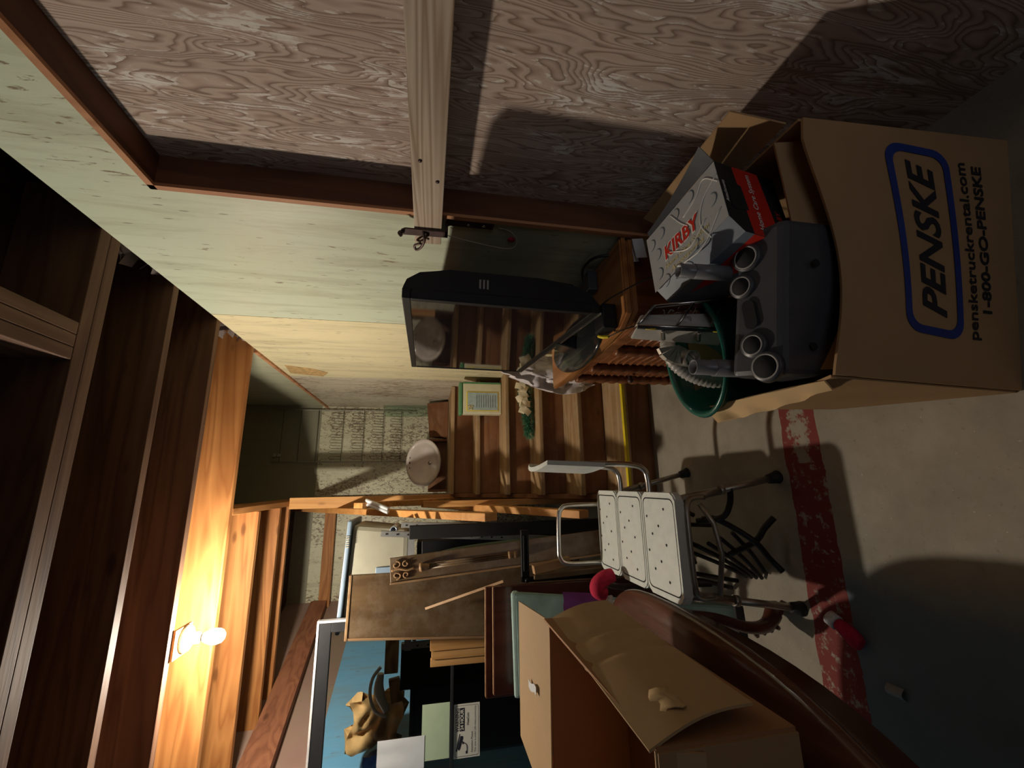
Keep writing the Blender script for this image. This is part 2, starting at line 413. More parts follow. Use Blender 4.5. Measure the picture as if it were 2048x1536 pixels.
def sheet(bm, fn, nu, nv, th=0, mi=0, smooth=True):
    """grid from fn(u, v) -> point, given thickness along its normals when th > 0"""
    g = [[Vector(fn(i / nu, j / nv)) for j in range(nv + 1)] for i in range(nu + 1)]
    def nrm(i, j):
        a = g[min(i+1, nu)][j] - g[max(i-1, 0)][j]; b = g[i][min(j+1, nv)] - g[i][max(j-1, 0)]
        return a.cross(b).normalized()
    A = [[bm.verts.new(g[i][j]) for j in range(nv+1)] for i in range(nu+1)]
    def quad(*v):
        f = bm.faces.new(v); f.material_index = mi; f.smooth = smooth; return f
    for i in range(nu):
        for j in range(nv): quad(A[i][j], A[i+1][j], A[i+1][j+1], A[i][j+1])
    def side(*v):
        f = quad(*v); f.smooth = False
        for e in f.edges: e.smooth = False
    if th:
        D = [[bm.verts.new(g[i][j] - nrm(i, j) * th) for j in range(nv+1)] for i in range(nu+1)]
        for i in range(nu):
            for j in range(nv): quad(D[i][j+1], D[i+1][j+1], D[i+1][j], D[i][j])
        for i in range(nu):
            side(A[i+1][0], A[i][0], D[i][0], D[i+1][0]); side(A[i][nv], A[i+1][nv], D[i+1][nv], D[i][nv])
        for j in range(nv):
            side(A[0][j], A[0][j+1], D[0][j+1], D[0][j]); side(A[nu][j+1], A[nu][j], D[nu][j], D[nu][j+1])
def lerp(a, b, t): return Vector(a) * (1 - t) + Vector(b) * t
def patch(c00, c10, c11, c01):
    return lambda u, v: lerp(lerp(c00, c10, u), lerp(c01, c11, u), v)

def root_of(o):
    p = Vector(o['base']) if 'base' in o else Vector((0, 0, 0)); return p
BASE = {}
def make(name, bm, mats, parent=None, label=None, cat=None, group=None, kind=None, origin=None):
    """links bm as ONE mesh object; as a thing of its own when parent is None, else as a part"""
    bmesh.ops.recalc_face_normals(bm, faces=bm.faces)
    me = bpy.data.meshes.new(name)
    if origin is None:
        if parent is not None: origin = BASE[parent.name]
        else:
            xs = [v.co for v in bm.verts]
            origin = Vector(((min(p.x for p in xs)+max(p.x for p in xs))/2, (min(p.y for p in xs)+max(p.y for p in xs))/2, min(p.z for p in xs)))
    origin = Vector(origin)
    bmesh.ops.translate(bm, verts=bm.verts, vec=-origin)
    bm.to_mesh(me); bm.free()
    for m in (mats if isinstance(mats, (list, tuple)) else [mats]): me.materials.append(M[m])
    o = bpy.data.objects.new(name, me); C.objects.link(o)
    BASE[o.name] = origin
    if parent is not None:
        o.parent = parent; o.location = origin - BASE[parent.name]
    else: o.location = origin
    tag(o, label, cat, group, kind); return o
def tag(o, label=None, cat=None, group=None, kind=None):
    if label: o['label'] = label
    if cat: o['category'] = cat
    if group: o['group'] = group
    if kind: o['kind'] = kind
def thing(name, loc, label, cat, group=None):
    o = bpy.data.objects.new(name, None); C.objects.link(o); o.location = loc; o.empty_display_size = .05
    BASE[o.name] = Vector(loc); tag(o, label, cat, group); return o
def struct(name, bm, mats, label=None, origin=(0, 0, 0)): return make(name, bm, mats, None, label, None, None, 'structure', origin)
def text_bm(bm, s, size, fn, shear=0, bold=0, mi=0, th=0, align='LEFT', space=1.0):
    """lettering laid through fn(x, y) -> point; x, y in metres on the surface. returns width"""
    cu = bpy.data.curves.new('lettering', 'FONT'); cu.body = s; cu.size = size; cu.shear = shear
    cu.offset = bold; cu.space_character = space; cu.resolution_u = 3; cu.align_x = align
    ob = bpy.data.objects.new('lettering_tmp', cu); C.objects.link(ob)
    bpy.context.view_layer.update()
    dg = bpy.context.evaluated_depsgraph_get()
    me = bpy.data.meshes.new_from_object(ob.evaluated_get(dg))
    vs = [bm.verts.new(fn(v.co.x, v.co.y)) for v in me.vertices]
    for p in me.polygons:
        try:
            f = bm.faces.new([vs[i] for i in p.vertices]); f.material_index = mi
        except ValueError: pass
    wd = max((v.co.x for v in me.vertices), default=0)
    bpy.data.objects.remove(ob); bpy.data.curves.remove(cu); bpy.data.meshes.remove(me)
    return wd

# ================================================================== THE ROOM
bm = B(); bx(bm, -3.2, 1.4, -2.2, 5.0, -.05, 0); struct('floor', bm, 'floor')

bm = B()      # painted plywood lining right of the room: three sheets and the piece above the doors
for y0, y1 in ((1.197, 2.166), (2.170, 3.398), (3.402, 4.74)): bx(bm, .83, .845, y0, y1, 0, 2.37)
bx(bm, .83, .845, .55, 1.197, 2.084, 2.37); bx(bm, .83, .845, -1.6, .546, 2.084, 2.37)
bx(bm, .846, .99, 1.21, 4.9, 0, 2.37); bx(bm, .846, .99, -1.6, 1.21, 2.12, 2.37)
wall_r = struct('wall_right', bm, 'wall')
bm = B(); prism(bm, [(.826, 3.08, 2.31), (.826, 3.30, 2.335), (.826, 3.37, 2.12), (.826, 3.255, 2.06), (.826, 3.16, 2.14)], (.006, 0, 0), bev=.002)
make('torn_patch', bm, 'brownpaper', wall_r, 'torn brown bare patch near the top of the painted wall')
bm = B(); bx(bm, .98, 1.02, -1.6, 4.9, 2.37, 2.62); struct('wall_rim_right', bm, 'dark')
bm = B(); bx(bm, .84, .86, 2.72, 4.74, 2.385, 3.7); struct('wall_right_upper', bm, 'wallup')
bm = B(); bx(bm, -1.5, .86, 4.74, 4.78, 0, 3.7); struct('wall_back', bm, 'wallback')
bm = B(); bx(bm, -.19, -.15, 2.76, 4.74, 2.62, 3.7); struct('wall_stairwell_left', bm, 'wallup')
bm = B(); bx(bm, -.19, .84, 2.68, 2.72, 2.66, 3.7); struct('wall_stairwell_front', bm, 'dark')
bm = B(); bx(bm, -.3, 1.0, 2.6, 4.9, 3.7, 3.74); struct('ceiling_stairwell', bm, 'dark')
bm = B(); hexa(bm, [(-1.08, 4.78, 0), (-2.88, .02, 0), (-2.95, .05, 0), (-1.15, 4.8, 0), (-1.08, 4.78, 2.62), (-2.88, .02, 2.62), (-2.95, .05, 2.62), (-1.15, 4.8, 2.62)])
struct('wall_left', bm, 'blue')
bm = B(); bx(bm, -3.0, 1.4, -2.2, -2.15, 0, 2.62); struct('wall_front', bm, 'dark')
bm = B(); bx(bm, -3.1, -2.9, -2.2, .1, 0, 2.62); struct('wall_left_front', bm, 'dark')
bm = B(); bx(bm, -3.1, 1.0, -2.2, 2.66, 2.605, 2.64); bx(bm, -3.1, -.16, 2.66, 4.9, 2.605, 2.64); struct('ceiling', bm, 'sub')

# doors on the right, recessed behind a dark frame, with a plywood face
bm = B(); bx(bm, .92, .94, -1.6, 1.19, .0, 2.12); struct('door_1', bm, 'ply')
bm = B()
bx(bm, .832, .925, 1.18, 1.205, 0, 2.10); bx(bm, .832, .925, -1.6, 1.205, 2.078, 2.10, mi=1)
struct('trim_1', bm, ['frame', 'frame_y'], 'dark brown jamb and head lining the recessed plywood doors')
bm = B()
bx(bm, .822, .832, 1.18, 1.199, 0, 2.096); bx(bm, .822, .832, -1.6, 1.199, 2.078, 2.096)
struct('trim_2', bm, 'edge', 'thin orange wood edge around the recessed doors')
bm = B()
for y0 in (2.1, 3.3): pass
bx(bm, .815, .838, 2.75, 4.74, 2.368, 2.388); struct('trim_3', bm, 'edge', 'narrow ledge along the wall top beside the stairwell')

# ceiling joists: (far edge y, near edge y, x0, x1)
JZ0, JZ1 = 2.37, 2.604
def joist(n, y0, y1, x0, x1, label, plies=1, mat='joist'):
    bm = B(); t = (y1 - y0) / plies
    for k in range(plies): bx(bm, x0, x1, y0 + k*t + (.001 if k else 0), y0 + (k+1)*t, JZ0, JZ1, .002)
    struct('trim_%d' % n, bm, mat, label)
joist(4, 1.445, 1.535, -2.9, .975, 'doubled ceiling joist nearest the camera', 2, 'joist_shaded')
joist(5, 1.855, 1.893, -2.6, .975, 'ceiling joist between the doubled one and the lamp', 1, 'joist_shaded')
joist(6, 2.232, 2.27, -2.5, .975, 'ceiling joist that carries the lamp', 1, 'joist_shaded')
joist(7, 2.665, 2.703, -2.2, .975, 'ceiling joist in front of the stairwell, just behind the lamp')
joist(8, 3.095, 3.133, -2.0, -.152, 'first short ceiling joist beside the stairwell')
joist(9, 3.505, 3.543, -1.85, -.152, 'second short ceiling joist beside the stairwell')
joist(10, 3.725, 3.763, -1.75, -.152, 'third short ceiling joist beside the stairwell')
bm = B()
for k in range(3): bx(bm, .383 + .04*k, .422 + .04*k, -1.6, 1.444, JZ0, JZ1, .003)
struct('trim_11', bm, 'beam_shaded', 'tripled ceiling beam running towards the camera')
bm = B(); bx(bm, -.150, -.112, 2.705, 4.738, JZ0, JZ1, .003); struct('trim_12', bm, 'joist_y', 'stairwell header between the short joists and the opening')
bm = B(); hexa(bm, [(-1.66, 3.16, 2.17), (-1.11, 4.66, 2.22), (-1.06, 4.64, 2.22), (-1.61, 3.14, 2.17), (-1.66, 3.16, 2.36), (-1.11, 4.66, 2.36), (-1.06, 4.64, 2.36), (-1.61, 3.14, 2.36)], .003)
struct('trim_13', bm, 'dark_joist', 'red-brown wall plate running back along the left wall')
bm = B(); bx(bm, -1.25, -.22, 4.66, 4.70, 2.20, 2.30, .003); struct('trim_14', bm, 'joist', 'orange rail fixed across the back wall left of the stairs')

# crumpled foil and plastic stuffed above the wall top between joists
random.seed(9)
bm = B()
for (yc, n) in ((2.52, 26), (1.72, 22)):
    for k in range(n):
        c = Vector((.90 + random.uniform(-.05, .05), yc + random.uniform(-.12, .12), 2.385 + random.uniform(0, .09)))
        a = Vector((random.uniform(-1, 1), random.uniform(-1, 1), random.uniform(-.3, .5))).normalized() * .05
        b = Vector((random.uniform(-1, 1), random.uniform(-1, 1), random.uniform(-.5, .5))).normalized() * .035
        vs = [bm.verts.new(p) for p in (c - a, c + b, c + a, c - b)]
        bm.faces.new(vs[:3]); bm.faces.new((vs[0], vs[2], vs[3]))
make('insulation', bm, 'foil', None, 'crumpled foil and plastic insulation stuffed above the painted wall', 'insulation', kind='stuff')

# ================================================================== STAIRS
ST = thing('staircase', (.36, 2.9, 0), 'worn brown wooden staircase with a yellow line on its first nosing', 'staircase')
XL, XR = -.075, .828
Y0, RI, TR = 2.30, .187, .264
for k in range(6):
    y = Y0 + k * TR
    bm = B(); bx(bm, XL, XR, y, y + .02, k * RI + .001, (k+1) * RI - .032, .002); make('riser', bm, 'riser', ST)
    if k < 5:
        bm = B(); bx(bm, XL - .01, XR, y - .028, y + TR + .018, (k+1)*RI - .031, (k+1)*RI, .006); make('tread', bm, 'tread', ST)
bm = B(); bx(bm, XL - .01, XR, Y0 + 5*TR - .028, 4.738, 6*RI - .031, 6*RI, .006); make('landing', bm, 'tread', ST)
bm = B(); bx(bm, XL + .0, XR - .02, Y0 - .0295, Y0 - .004, RI - .016, RI + .0015, .001); make('nosing_line', bm, 'yellow', ST, 'bright yellow line painted on the first step')
bm = B()
pts = [(Y0 + .02, 0)] + [p for k in range(6) for p in ((Y0 + .02 + k*TR, (k+1)*RI - .032),)] + [(4.73, 6*RI - .032), (4.73, 6*RI - .3), (Y0 + 5*TR + .1, 6*RI - .3), (Y0 + .3, 0)]
prism(bm, [(XL - .03, y, z) for y, z in pts], (.028, 0, 0)); make('stringer', bm, 'riser', ST)
for (a, b, nm) in (((-.172, 2.28, .975), (-.205, 4.5, 2.52), 'upper'), ((-.174, 2.28, .462), (-.152, 3.5, 1.315), 'lower')):
    bm = B(); beam(bm, a, b, .042, .088, (1, 0, 0), .003); make('guard_rail', bm, 'rail', ST, None)
for (x0, x1, y, z0, z1) in ((-.172, -.085, 3.70, 0, 2.368), (-.15, -.11, 2.95, .0, 1.33), (-.20, -.12, 4.62, 0, 2.368)):
    bm = B(); bx(bm, x0, x1, y, y + .038, z0, z1, .003); make('post', bm, 'post', ST)
bm = B(); beam(bm, (-.128, 3.72, 1.05), (-.128, 3.0, 1.75), .036, .088, (1, 0, 0), .003); make('brace', bm, 'post', ST)

# ================================================================== LAMP on the joist
L = thing('ceiling_lamp', (-.656, 2.345, 2.35), 'lit white bulb in a round porcelain holder under the orange joists', 'lamp')
lm = Matrix.Translation((-.656, 2.345, 0))
bm = B(); bx(bm, -.72, -.60, 2.262, 2.40, 2.358, 2.37, .002); make('mounting_board', bm, 'pine', L)
bm = B(); lathe(bm, [(.0, 2.357), (.056, 2.357), (.057, 2.350), (.050, 2.340), (.030, 2.332), (.024, 2.318), (.022, 2.300), (.019, 2.300), (.0, 2.300)], lm); make('lampholder', bm, 'porcelain', L)
bm = B(); lathe(bm, [(.0, 2.302), (.0135, 2.302), (.0145, 2.290), (.0165, 2.282), (.0, 2.2815)], lm, 20); make('socket', bm, 'steel', L)
bm = B(); lathe(bm, [(.0, 2.281), (.018, 2.281), (.027, 2.262), (.033, 2.243), (.033, 2.228), (.027, 2.209), (.015, 2.199), (.0, 2.197)], lm, 16); make('bulb', bm, 'bulb', L, 'glowing white bulb')

# ================================================================== DOOR BAR and bracket
bm = B(); bx(bm, .797, .829, -1.2, 1.312, 1.286, 1.3725, .003)
bar = make('door_bar', bm, 'bar', None, 'pale weathered timber bar laid level across the plywood doors', 'timber bar')
for (y, z) in ((.93, 1.35), (1.0, 1.305), (1.28, 1.33)):
    bm = B(); lathe(bm, [(0, 0), (.005, 0), (.005, .002), (0, .0025)], Matrix.Translation((.797, y, z)) @ Matrix.Rotation(-PI/2, 4, 'Y'), 10); make('screw', bm, 'steel_dark', bar)
BR = thing('bar_bracket', (.80, 1.235, 1.12), 'dark rusty steel bracket holding the timber bar on the green wall', 'bracket')
bm = B()
prism(bm, [(.789, 1.222, 1.268), (.789, 1.252, 1.268), (.789, 1.250, 1.40), (.784, 1.248, 1.412), (.784, 1.224, 1.412), (.789, 1.222, 1.40)], (.005, 0, 0))
tube(bm, [(.789, 1.236, 1.405), (.782, 1.236, 1.418), (.772, 1.236, 1.412)], .006, 8)
bx(bm, .789, .832, 1.222, 1.252, 1.266, 1.274); bx(bm, .822, .829, 1.200, 1.232, 1.118, 1.272)
make('hook_plate', bm, 'steel_dark', BR)
bm = B(); tube(bm, [(.794, 1.225, 1.345), (.772, 1.250, 1.340), (.768, 1.29, 1.352), (.774, 1.315, 1.368), (.78, 1.30, 1.372), (.775, 1.275, 1.352)], .0045, 8); make('pin', bm, 'steel_dark', BR)
for z in (1.15, 1.20):
    bm = B(); lathe(bm, [(0, 0), (.006, 0), (.004, .003), (0, .004)], Matrix.Translation((.822, 1.216, z)) @ Matrix.Rotation(-PI/2, 4, 'Y'), 10); make('screw', bm, 'steel', BR)
bm = B(); tube(bm, [(.81, 1.27, 1.27), (.80, 1.28, 1.18), (.79, 1.285, 1.08), (.80, 1.29, 1.035), (.815, 1.262, 1.03), (.825, 1.235, 1.06), (.825, 1.222, 1.10)], .0014, 6)
make('string', bm, 'string', None, 'thin grey string looping down from the dark bar bracket', 'string')
bm = B(); lathe(bm, [(0, 0), (.012, .001), (.014, .004), (.0, .006)], Matrix.Translation((.829, 1.285, 1.045)) @ Matrix.Rotation(-PI/2, 4, 'Y'), 12)
make('red_tag', bm, 'red', None, 'small dark red tag on the wall under the bar bracket', 'tag')

# ================================================================== SHOWER BENCH
SB = thing('shower_bench', (-.22, 1.74, 0), 'grey-white plastic shower transfer bench with aluminium legs and backrest', 'bench')
def slat(y0, y1):
    bm = B()
    pts = []; x0, x1, r = -.412, -.045, .028
    for cx, cy, a0 in ((x1-r, y1-r, 0), (x0+r, y1-r, 90), (x0+r, y0+r, 180), (x1-r, y0+r, 270)):
        for k in range(6):
            t = math.radians(a0 + 18*k); pts.append((cx + r*math.cos(t), cy + r*math.sin(t)))
    prism(bm, [(x, y, .425) for x, y in pts], (0, 0, .035), bev=.005)
    cx, cy = (x0+x1)/2, (y0+y1)/2
    def inner(s, z): return [(cx + (x-cx)*s*(1.0 if s > .93 else .97), cy + (y-cy)*s, z) for x, y in pts]
    # raised panel line
    a = [bm.verts.new(p) for p in inner(.92, .4606)]; b = [bm.verts.new(p) for p in inner(.895, .4606)]
    for k in range(len(a)):
        f = bm.faces.new((a[k], a[(k+1) % len(a)], b[(k+1) % len(a)], b[k])); f.material_index = 1
    for i in range(5):
        for j in range(2):
            hx = x0 + .06 + i*.062 + (j*.03); hy = y0 + (y1-y0) * (.33 if j == 0 else .72)
            if i % 2: hy = y0 + (y1-y0)*(.52 if j == 0 else .86)
            if not (x0 + .03 < hx < x1 - .03) or not (y0 + .03 < hy < y1 - .025): continue
            vs = [bm.verts.new((hx + .0052*math.cos(t), hy + .0052*math.sin(t), .4608)) for t in [2*PI*k/12 for k in range(12)]]
            f = bm.faces.new(vs); f.material_index = 1
    return bm
for y0, y1 in ((1.386, 1.622), (1.628, 1.856), (1.862, 2.085)): make('seat_slat', slat(y0, y1), ['slat', 'hole'], SB)
def leg(top, foot):
    t, fo = Vector(top), Vector(foot); bm = B()
    tube(bm, [t, lerp(t, fo, .42)], .0155, 14, False); tube(bm, [lerp(t, fo, .36), lerp(t, fo, .93)], .0125, 14, False)
    tube(bm, [lerp(t, fo, .40), lerp(t, fo, .44)], .0185, 14, False)
    lg = make('leg', bm, 'alu_dull', SB)
    bm = B(); tube(bm, [lerp(t, fo, .90), lerp(t, fo, .97), fo], lambda q: .017 + .009*q, 14, False); make('rubber_foot', bm, 'rubber', lg)
leg((-.072, 1.425, .425), (.004, 1.412, .0)); leg((-.385, 1.425, .425), (-.450, 1.398, .0))
leg((-.072, 2.045, .425), (.035, 1.985, .0)); leg((-.385, 2.045, .425), (-.455, 2.06, .0))
bm = B(); tube(bm, [(-.39, 2.07, .430), (-.39, 2.10, .445), (-.388, 2.10, .62), (-.36, 2.10, .662), (-.31, 2.10, .667), (-.17, 2.10, .662), (-.128, 2.10, .645), (-.115, 2.10, .60), (-.115, 2.10, .445), (-.115, 2.07, .43)], .0115, 12); make('armrest', bm, 'alu', SB)
bm = B(); tube(bm, [(-.062, 1.405, .33), (-.066, 1.40, .385), (-.095, 1.39, .412), (-.16, 1.385, .418), (-.30, 1.385, .418), (-.365, 1.39, .41), (-.388, 1.40, .38), (-.39, 1.405, .33)], .0105, 12)
tube(bm, [(-.085, 1.39, .36), (-.15, 1.375, .325), (-.25, 1.37, .310), (-.385, 1.385, .325)], .009, 10, False); make('end_frame', bm, 'alu_dull', SB)
bm = B(); beam(bm, (-.072, 1.42, .418), (-.072, 2.06, .418), .022, .02, (1, 0, 0), .003); beam(bm, (-.385, 1.42, .418), (-.385, 2.06, .418), .022, .02, (1, 0, 0), .003)
for y in (1.56, 1.9): beam(bm, (-.08, y, .405), (-.38, y, .405), .02, .02, (0, 1, 0), .003)
make('seat_frame', bm, 'alu_dull', SB)
for y in (1.60, 1.86):
    bm = B(); tube(bm, [(-.065, y, .435), (.0, y, .436), (.040, y, .448), (.060, y, .49), (.068, y, .60), (.068, y + (.02 if y < 1.7 else -.02), .72)], .0115, 12); make('back_tube', bm, 'alu', SB)
bm = B()
def backp(u, v):
    y = 1.55 + .36*u; s = (u - .5) * 2; z = .635 + .225*v + .02*(1 - s*s)
    rr = 1 - (abs(2*v-1)**6) * .04
    return (.056 + .020*s*s + .012*(v - .5), 1.73 + (y - 1.73)*rr*(1 - .12*v), z)
sheet(bm, backp, 16, 10, .018); make('backrest', bm, 'slat', SB)

# wrought-iron jumble below the bench
bm = B()
for p in ([(-.03, 1.415, .21), (-.09, 1.44, .20), (-.143, 1.494, .20), (-.161, 1.58, .25)],
          [(-.153, 1.56, .24), (-.153, 1.522, .20), (-.222, 1.446, .12), (-.294, 1.453, .05), (-.335, 1.437, .02)],
          [(-.142, 1.405, .05), (-.18, 1.43, .075), (-.23, 1.459, .10), (-.286, 1.544, .15)]): tube(bm, p, .011, 10)
for i, (a, b) in enumerate((((-.27, 1.60, .30), (-.391, 1.641, .012)), ((-.25, 1.57, .27), (-.389, 1.613, .012)), ((-.24, 1.54, .24), (-.385, 1.585, .012)), ((-.22, 1.52, .20), (-.381, 1.555, .012)), ((-.20, 1.50, .16), (-.36, 1.53, .012)))):
    tube(bm, [a, lerp(a, b, .5) + Vector((0, 0, -.01)), b], .008, 8)
for a, b in (((-.10, 1.70, .34), (-.36, 1.64, .30)), ((-.12, 1.62, .33), (-.34, 1.70, .20)), ((-.17, 1.60, .36), (-.20, 1.75, .05)), ((-.35, 1.64, .33), (-.42, 1.70, .012)), ((-.10, 1.78, .30), (-.40, 1.80, .25)), ((-.20, 1.63, .36), (-.30, 1.60, .16)), ((-.12, 1.66, .26), (-.14, 1.60, .25))): tube(bm, [a, b], .009, 8, False)
tube(bm, [(-.40, 1.69, .34), (-.41, 1.71, .18), (-.455, 1.74, .012)], .009, 8)
make('iron_stand', bm, 'iron', None, 'black wrought-iron stand with curved rods lying under the bench', 'metal stand')

# ================================================================== CABINET, TV
CB = thing('carved_cabinet', (.65, 1.65, 0), 'small reddish carved cabinet with rope-twist columns under the television', 'cabinet')
bm = B()
poly = [(.470, 2.045), (.82, 2.045), (.82, 1.20), (.540, 1.20), (.505, 1.262), (.497, 1.40), (.478, 1.78)]
prism(bm, [(x, y, .655) for x, y in poly], (0, 0, .026), bev=.006)
prism(bm, [(x + (.012 if x < .7 else -.005), y, .632) for x, y in poly], (0, 0, .022), bev=.004)
make('cabinet_top', bm, 'cabtop', CB)
bm = B(); bx(bm, .535, .81, 1.25, 2.0, .06, .632); make('body', bm, 'cabinet', CB)
for z0, z1 in ((.0, .075), (.585, .632)):
    bm = B(); bx(bm, .505, .535, 1.24, 2.02, z0, z1, .004); make('rail_moulding', bm, 'cabinet', CB)
def twist(x, y, z0, z1, r):
    bm = B(); n = 60; seg = 14; rings = []
    for i in range(n+1):
        z = z0 + (z1-z0)*i/n; ring = []
        for k in range(seg):
            a = 2*PI*k/seg; rr = r*(1 + .22*math.sin(2*a + i*.9))
            ring.append(bm.verts.new((x + rr*math.cos(a), y + rr*math.sin(a), z)))
        rings.append(ring)
    for a, b in zip(rings, rings[1:]):
        for k in range(seg): bm.faces.new((a[k], a[(k+1)%seg], b[(k+1)%seg], b[k])).smooth = True
    bm.faces.new(list(reversed(rings[0]))); bm.faces.new(rings[-1]); return bm
for y in (1.30, 1.50, 1.76, 1.96): make('twist_column', twist(.512, y, .077, .583, .021), 'cabinet', CB)
for y0, y1 in ((1.335, 1.465), (1.535, 1.725), (1.795, 1.925)):
    bm = B(); bx(bm, .522, .536, y0, y1, .10, .56, .004)
    for k in range(12):
        z = .13 + k*.035; tube(bm, [(.52, y0 + .012, z), (.516, (y0+y1)/2, z + .012), (.52, y1 - .012, z)], .0065, 6)
    make('carved_panel', bm, 'cabinet', CB)
bm = B(); lathe(bm, [(0, 0), (.012, .002), (.008, .012), (.016, .022), (.011, .034), (0, .038)], Matrix.Translation((.505, 1.86, .34)) @ Matrix.Rotation(-PI/2, 4, 'Y'), 14); make('knob', bm, 'steel_dark', CB)

TV = thing('television', (.60, 1.78, .682), 'large black flat-screen television standing on the carved cabinet', 'television')
tm = Matrix.Translation((.541, 1.211, .767)) @ Euler((.013, -.012, 1.481)).to_matrix().to_4x4()
W_, H_ = 1.16, .633
bm = B()     # case: bezel frame plus swelling back
bx(bm, 0, W_, -.030, .004, 0, .028, .003, mat=tm); bx(bm, 0, W_, -.030, .004, H_-.026, H_, .003, mat=tm)
bx(bm, 0, .026, -.030, .004, .028, H_-.026, .003, mat=tm); bx(bm, W_-.026, W_, -.030, .004, .028, H_-.026, .003, mat=tm)
make('bezel', bm, 'black', TV)
bm = B()
prof = [(.002, 0), (.002, -.028), (.03, -.062), (.10, -.088), (.20, -.095), (H_-.14, -.095), (H_-.05, -.080), (H_-.012, -.055), (H_-.002, -.03), (H_-.002, 0)]
prism(bm, [tm @ Vector((.002, y - .004, z)) for z, y in prof], (tm.to_3x3() @ Vector((W_-.004, 0, 0))), bev=.004); make('back_case', bm, 'black', TV)
for k in range(3):
    bm = B(); bx(bm, -.0015, .002, -.075, -.045, H_-.262 + k*.012, H_-.256 + k*.012, mat=tm); make('vent', bm, 'caddy_l', TV)
bm = B(); bx(bm, .024, W_-.024, -.002, .0015, .026, H_-.024, mat=tm); make('screen', bm, 'screen', TV, 'glossy dark screen reflecting the stairs')
bm = B(); bx(bm, -.001, W_+.001, .001, .007, -.004, .0, .0, mat=tm); make('trim_strip', bm, 'chrome', TV, 'thin silver strip under the bezel')
tb = Matrix.Translation((.585, 1.68, .6815)) @ Matrix.Rotation(math.radians(82), 4, 'Z')
bm = B(); lathe(bm, [(0, 0), (.99, 0), (1.0, .006), (.97, .012), (.3, .022), (0, .024)], tb @ Matrix.Diagonal((1, 1, 1, 1)), 48, sx=.30, sy=.115); make('stand_base', bm, 'gloss', TV)
bm = B(); hexa(bm, [tb @ Vector(p) for p in ((-.07,-.03,.02),(.07,-.03,.02),(.07,.03,.02),(-.07,.03,.02),(-.05,-.035,.12),(.05,-.035,.12),(.05,.0,.12),(-.05,.0,.12))], .006); make('stand_neck', bm, 'gloss', TV)
bm = B(); bx(bm, .51, .60, 1.26, 1.34, .682, .735, .006); make('adapter_box', bm, 'black', None, 'small black adapter box on the near corner of the cabinet', 'adapter')
bm = B(); tube(bm, [(.505, 1.335, .722), (.495, 1.315, .716), (.492, 1.30, .70)], .006, 8)
make('video_plug', bm, 'yellow', None, 'bright yellow video plug on the cabinet by the black adapter', 'plug')
for i, (pts, lab) in enumerate((
        ([(.492, 1.30, .70), (.50, 1.25, .67), (.52, 1.20, .60), (.56, 1.13, .56), (.60, 1.08, .55)], 'thin dark cable trailing from the yellow plug'),
        ([(.60, 1.30, .73), (.60, 1.22, .72), (.62, 1.14, .66), (.64, 1.11, .60)], 'thin dark cable arching from the adapter box towards the green bin'),
        ([(.80, 1.27, .52), (.805, 1.300, .70), (.808, 1.383, .737), (.806, 1.482, .711), (.79, 1.60, .64), (.76, 1.66, .69)], 'thick black power cord arching over the dark wall behind the television'))):
    bm = B(); tube(bm, pts, .0055 if i == 2 else .0022, 8); make('cable', bm, 'cord', None, lab, 'cable')
bm = B(); bx(bm, .72, .80, 1.40, 1.46, .682, .72, .005); make('power_adapter', bm, 'caddy', None, 'dark grey power brick behind the television on the cabinet', 'adapter')
for k in range(2):
    bm = B(); sheet(bm, lambda u, v, k=k: (.735 + .07*u, 1.17 + .03*k + .01*v, .60 + .035*v + .01*u + .015*k), 3, 4, .0015)
    make('envelope', bm, 'paper', None, ('front' if k == 0 else 'rear') + ' white envelope tucked between the printed box and the wall', 'envelope', 'white envelopes by the wall')

# white plastic bag behind the cabinet
random.seed(3)
bm = B()
def bagf(u, v):
    path = [(.74, 2.52, .90), (.68, 2.51, .76), (.62, 2.50, .62), (.60, 2.49, .48), (.62, 2.49, .36), (.66, 2.48, .26)]
    c = catmull(path, 6); i = min(len(c)-1, int(u*(len(c)-1))); p = c[i]
    wv = noise.noise(Vector((u*9, v*5, 2.1))) * .025 + noise.noise(Vector((u*21, v*13, 5))) * .012
    wd = .045 + .09*math.sin(PI*min(1, u*1.05))**.6
    return (p.x - .05 + wd*(v*1.7) + .012*math.sin(v*17+u*6), p.y + wv*1.6 + .02*math.sin(v*9), p.z + .025*math.sin(v*6) + wv)
sheet(bm, bagf, 36, 26, .002); make('plastic_bag', bm, 'plastic_bag', None, 'crumpled white plastic bag hanging behind the carved cabinet', 'plastic bag')

# ================================================================== THINGS ON THE STAIRS
TN = thing('storage_tin', (.645, 3.24, .748), 'green and cream tin box with a pale label standing on the fourth step', 'tin')
bm = B(); bx(bm, .525, .772, 3.215, 3.30, .749, 1.055, .010); make('tin_body', bm, 'tin', TN)
bm = B(); bx(bm, .520, .777, 3.210, 3.305, 1.055, 1.085, .010); bx(bm, .765, .779, 3.212, 3.303, .752, 1.055, .004); make('lid', bm, 'tin_green', TN, 'green lid and side')
bm = B(); bx(bm, .548, .700, 3.2115, 3.215, .775, 1.025); make('label_border', bm, 'yellow', TN)
bm = B(); bx(bm, .554, .694, 3.2095, 3.2115, .781, 1.018); make('printed_label', bm, 'tin_blue', TN)
bm = B()
for k in range(9): bx(bm, .575, .675, 3.2085, 3.2096, .80 + k*.018, .805 + k*.018)
make('print_lines', bm, 'kgrey_d', TN)
bm = B()
random.seed(5)
for k in range(12): lathe(bm, [(0, 0), (.007, .001), (0, .003)], Matrix.Translation((.560 + random.uniform(0, .03), 3.209, .975 + random.uniform(0, .035))) @ Matrix.Rotation(PI/2, 4, 'X'), 8)
make('flower_print', bm, 'kgold', TN, 'yellow printed flowers')

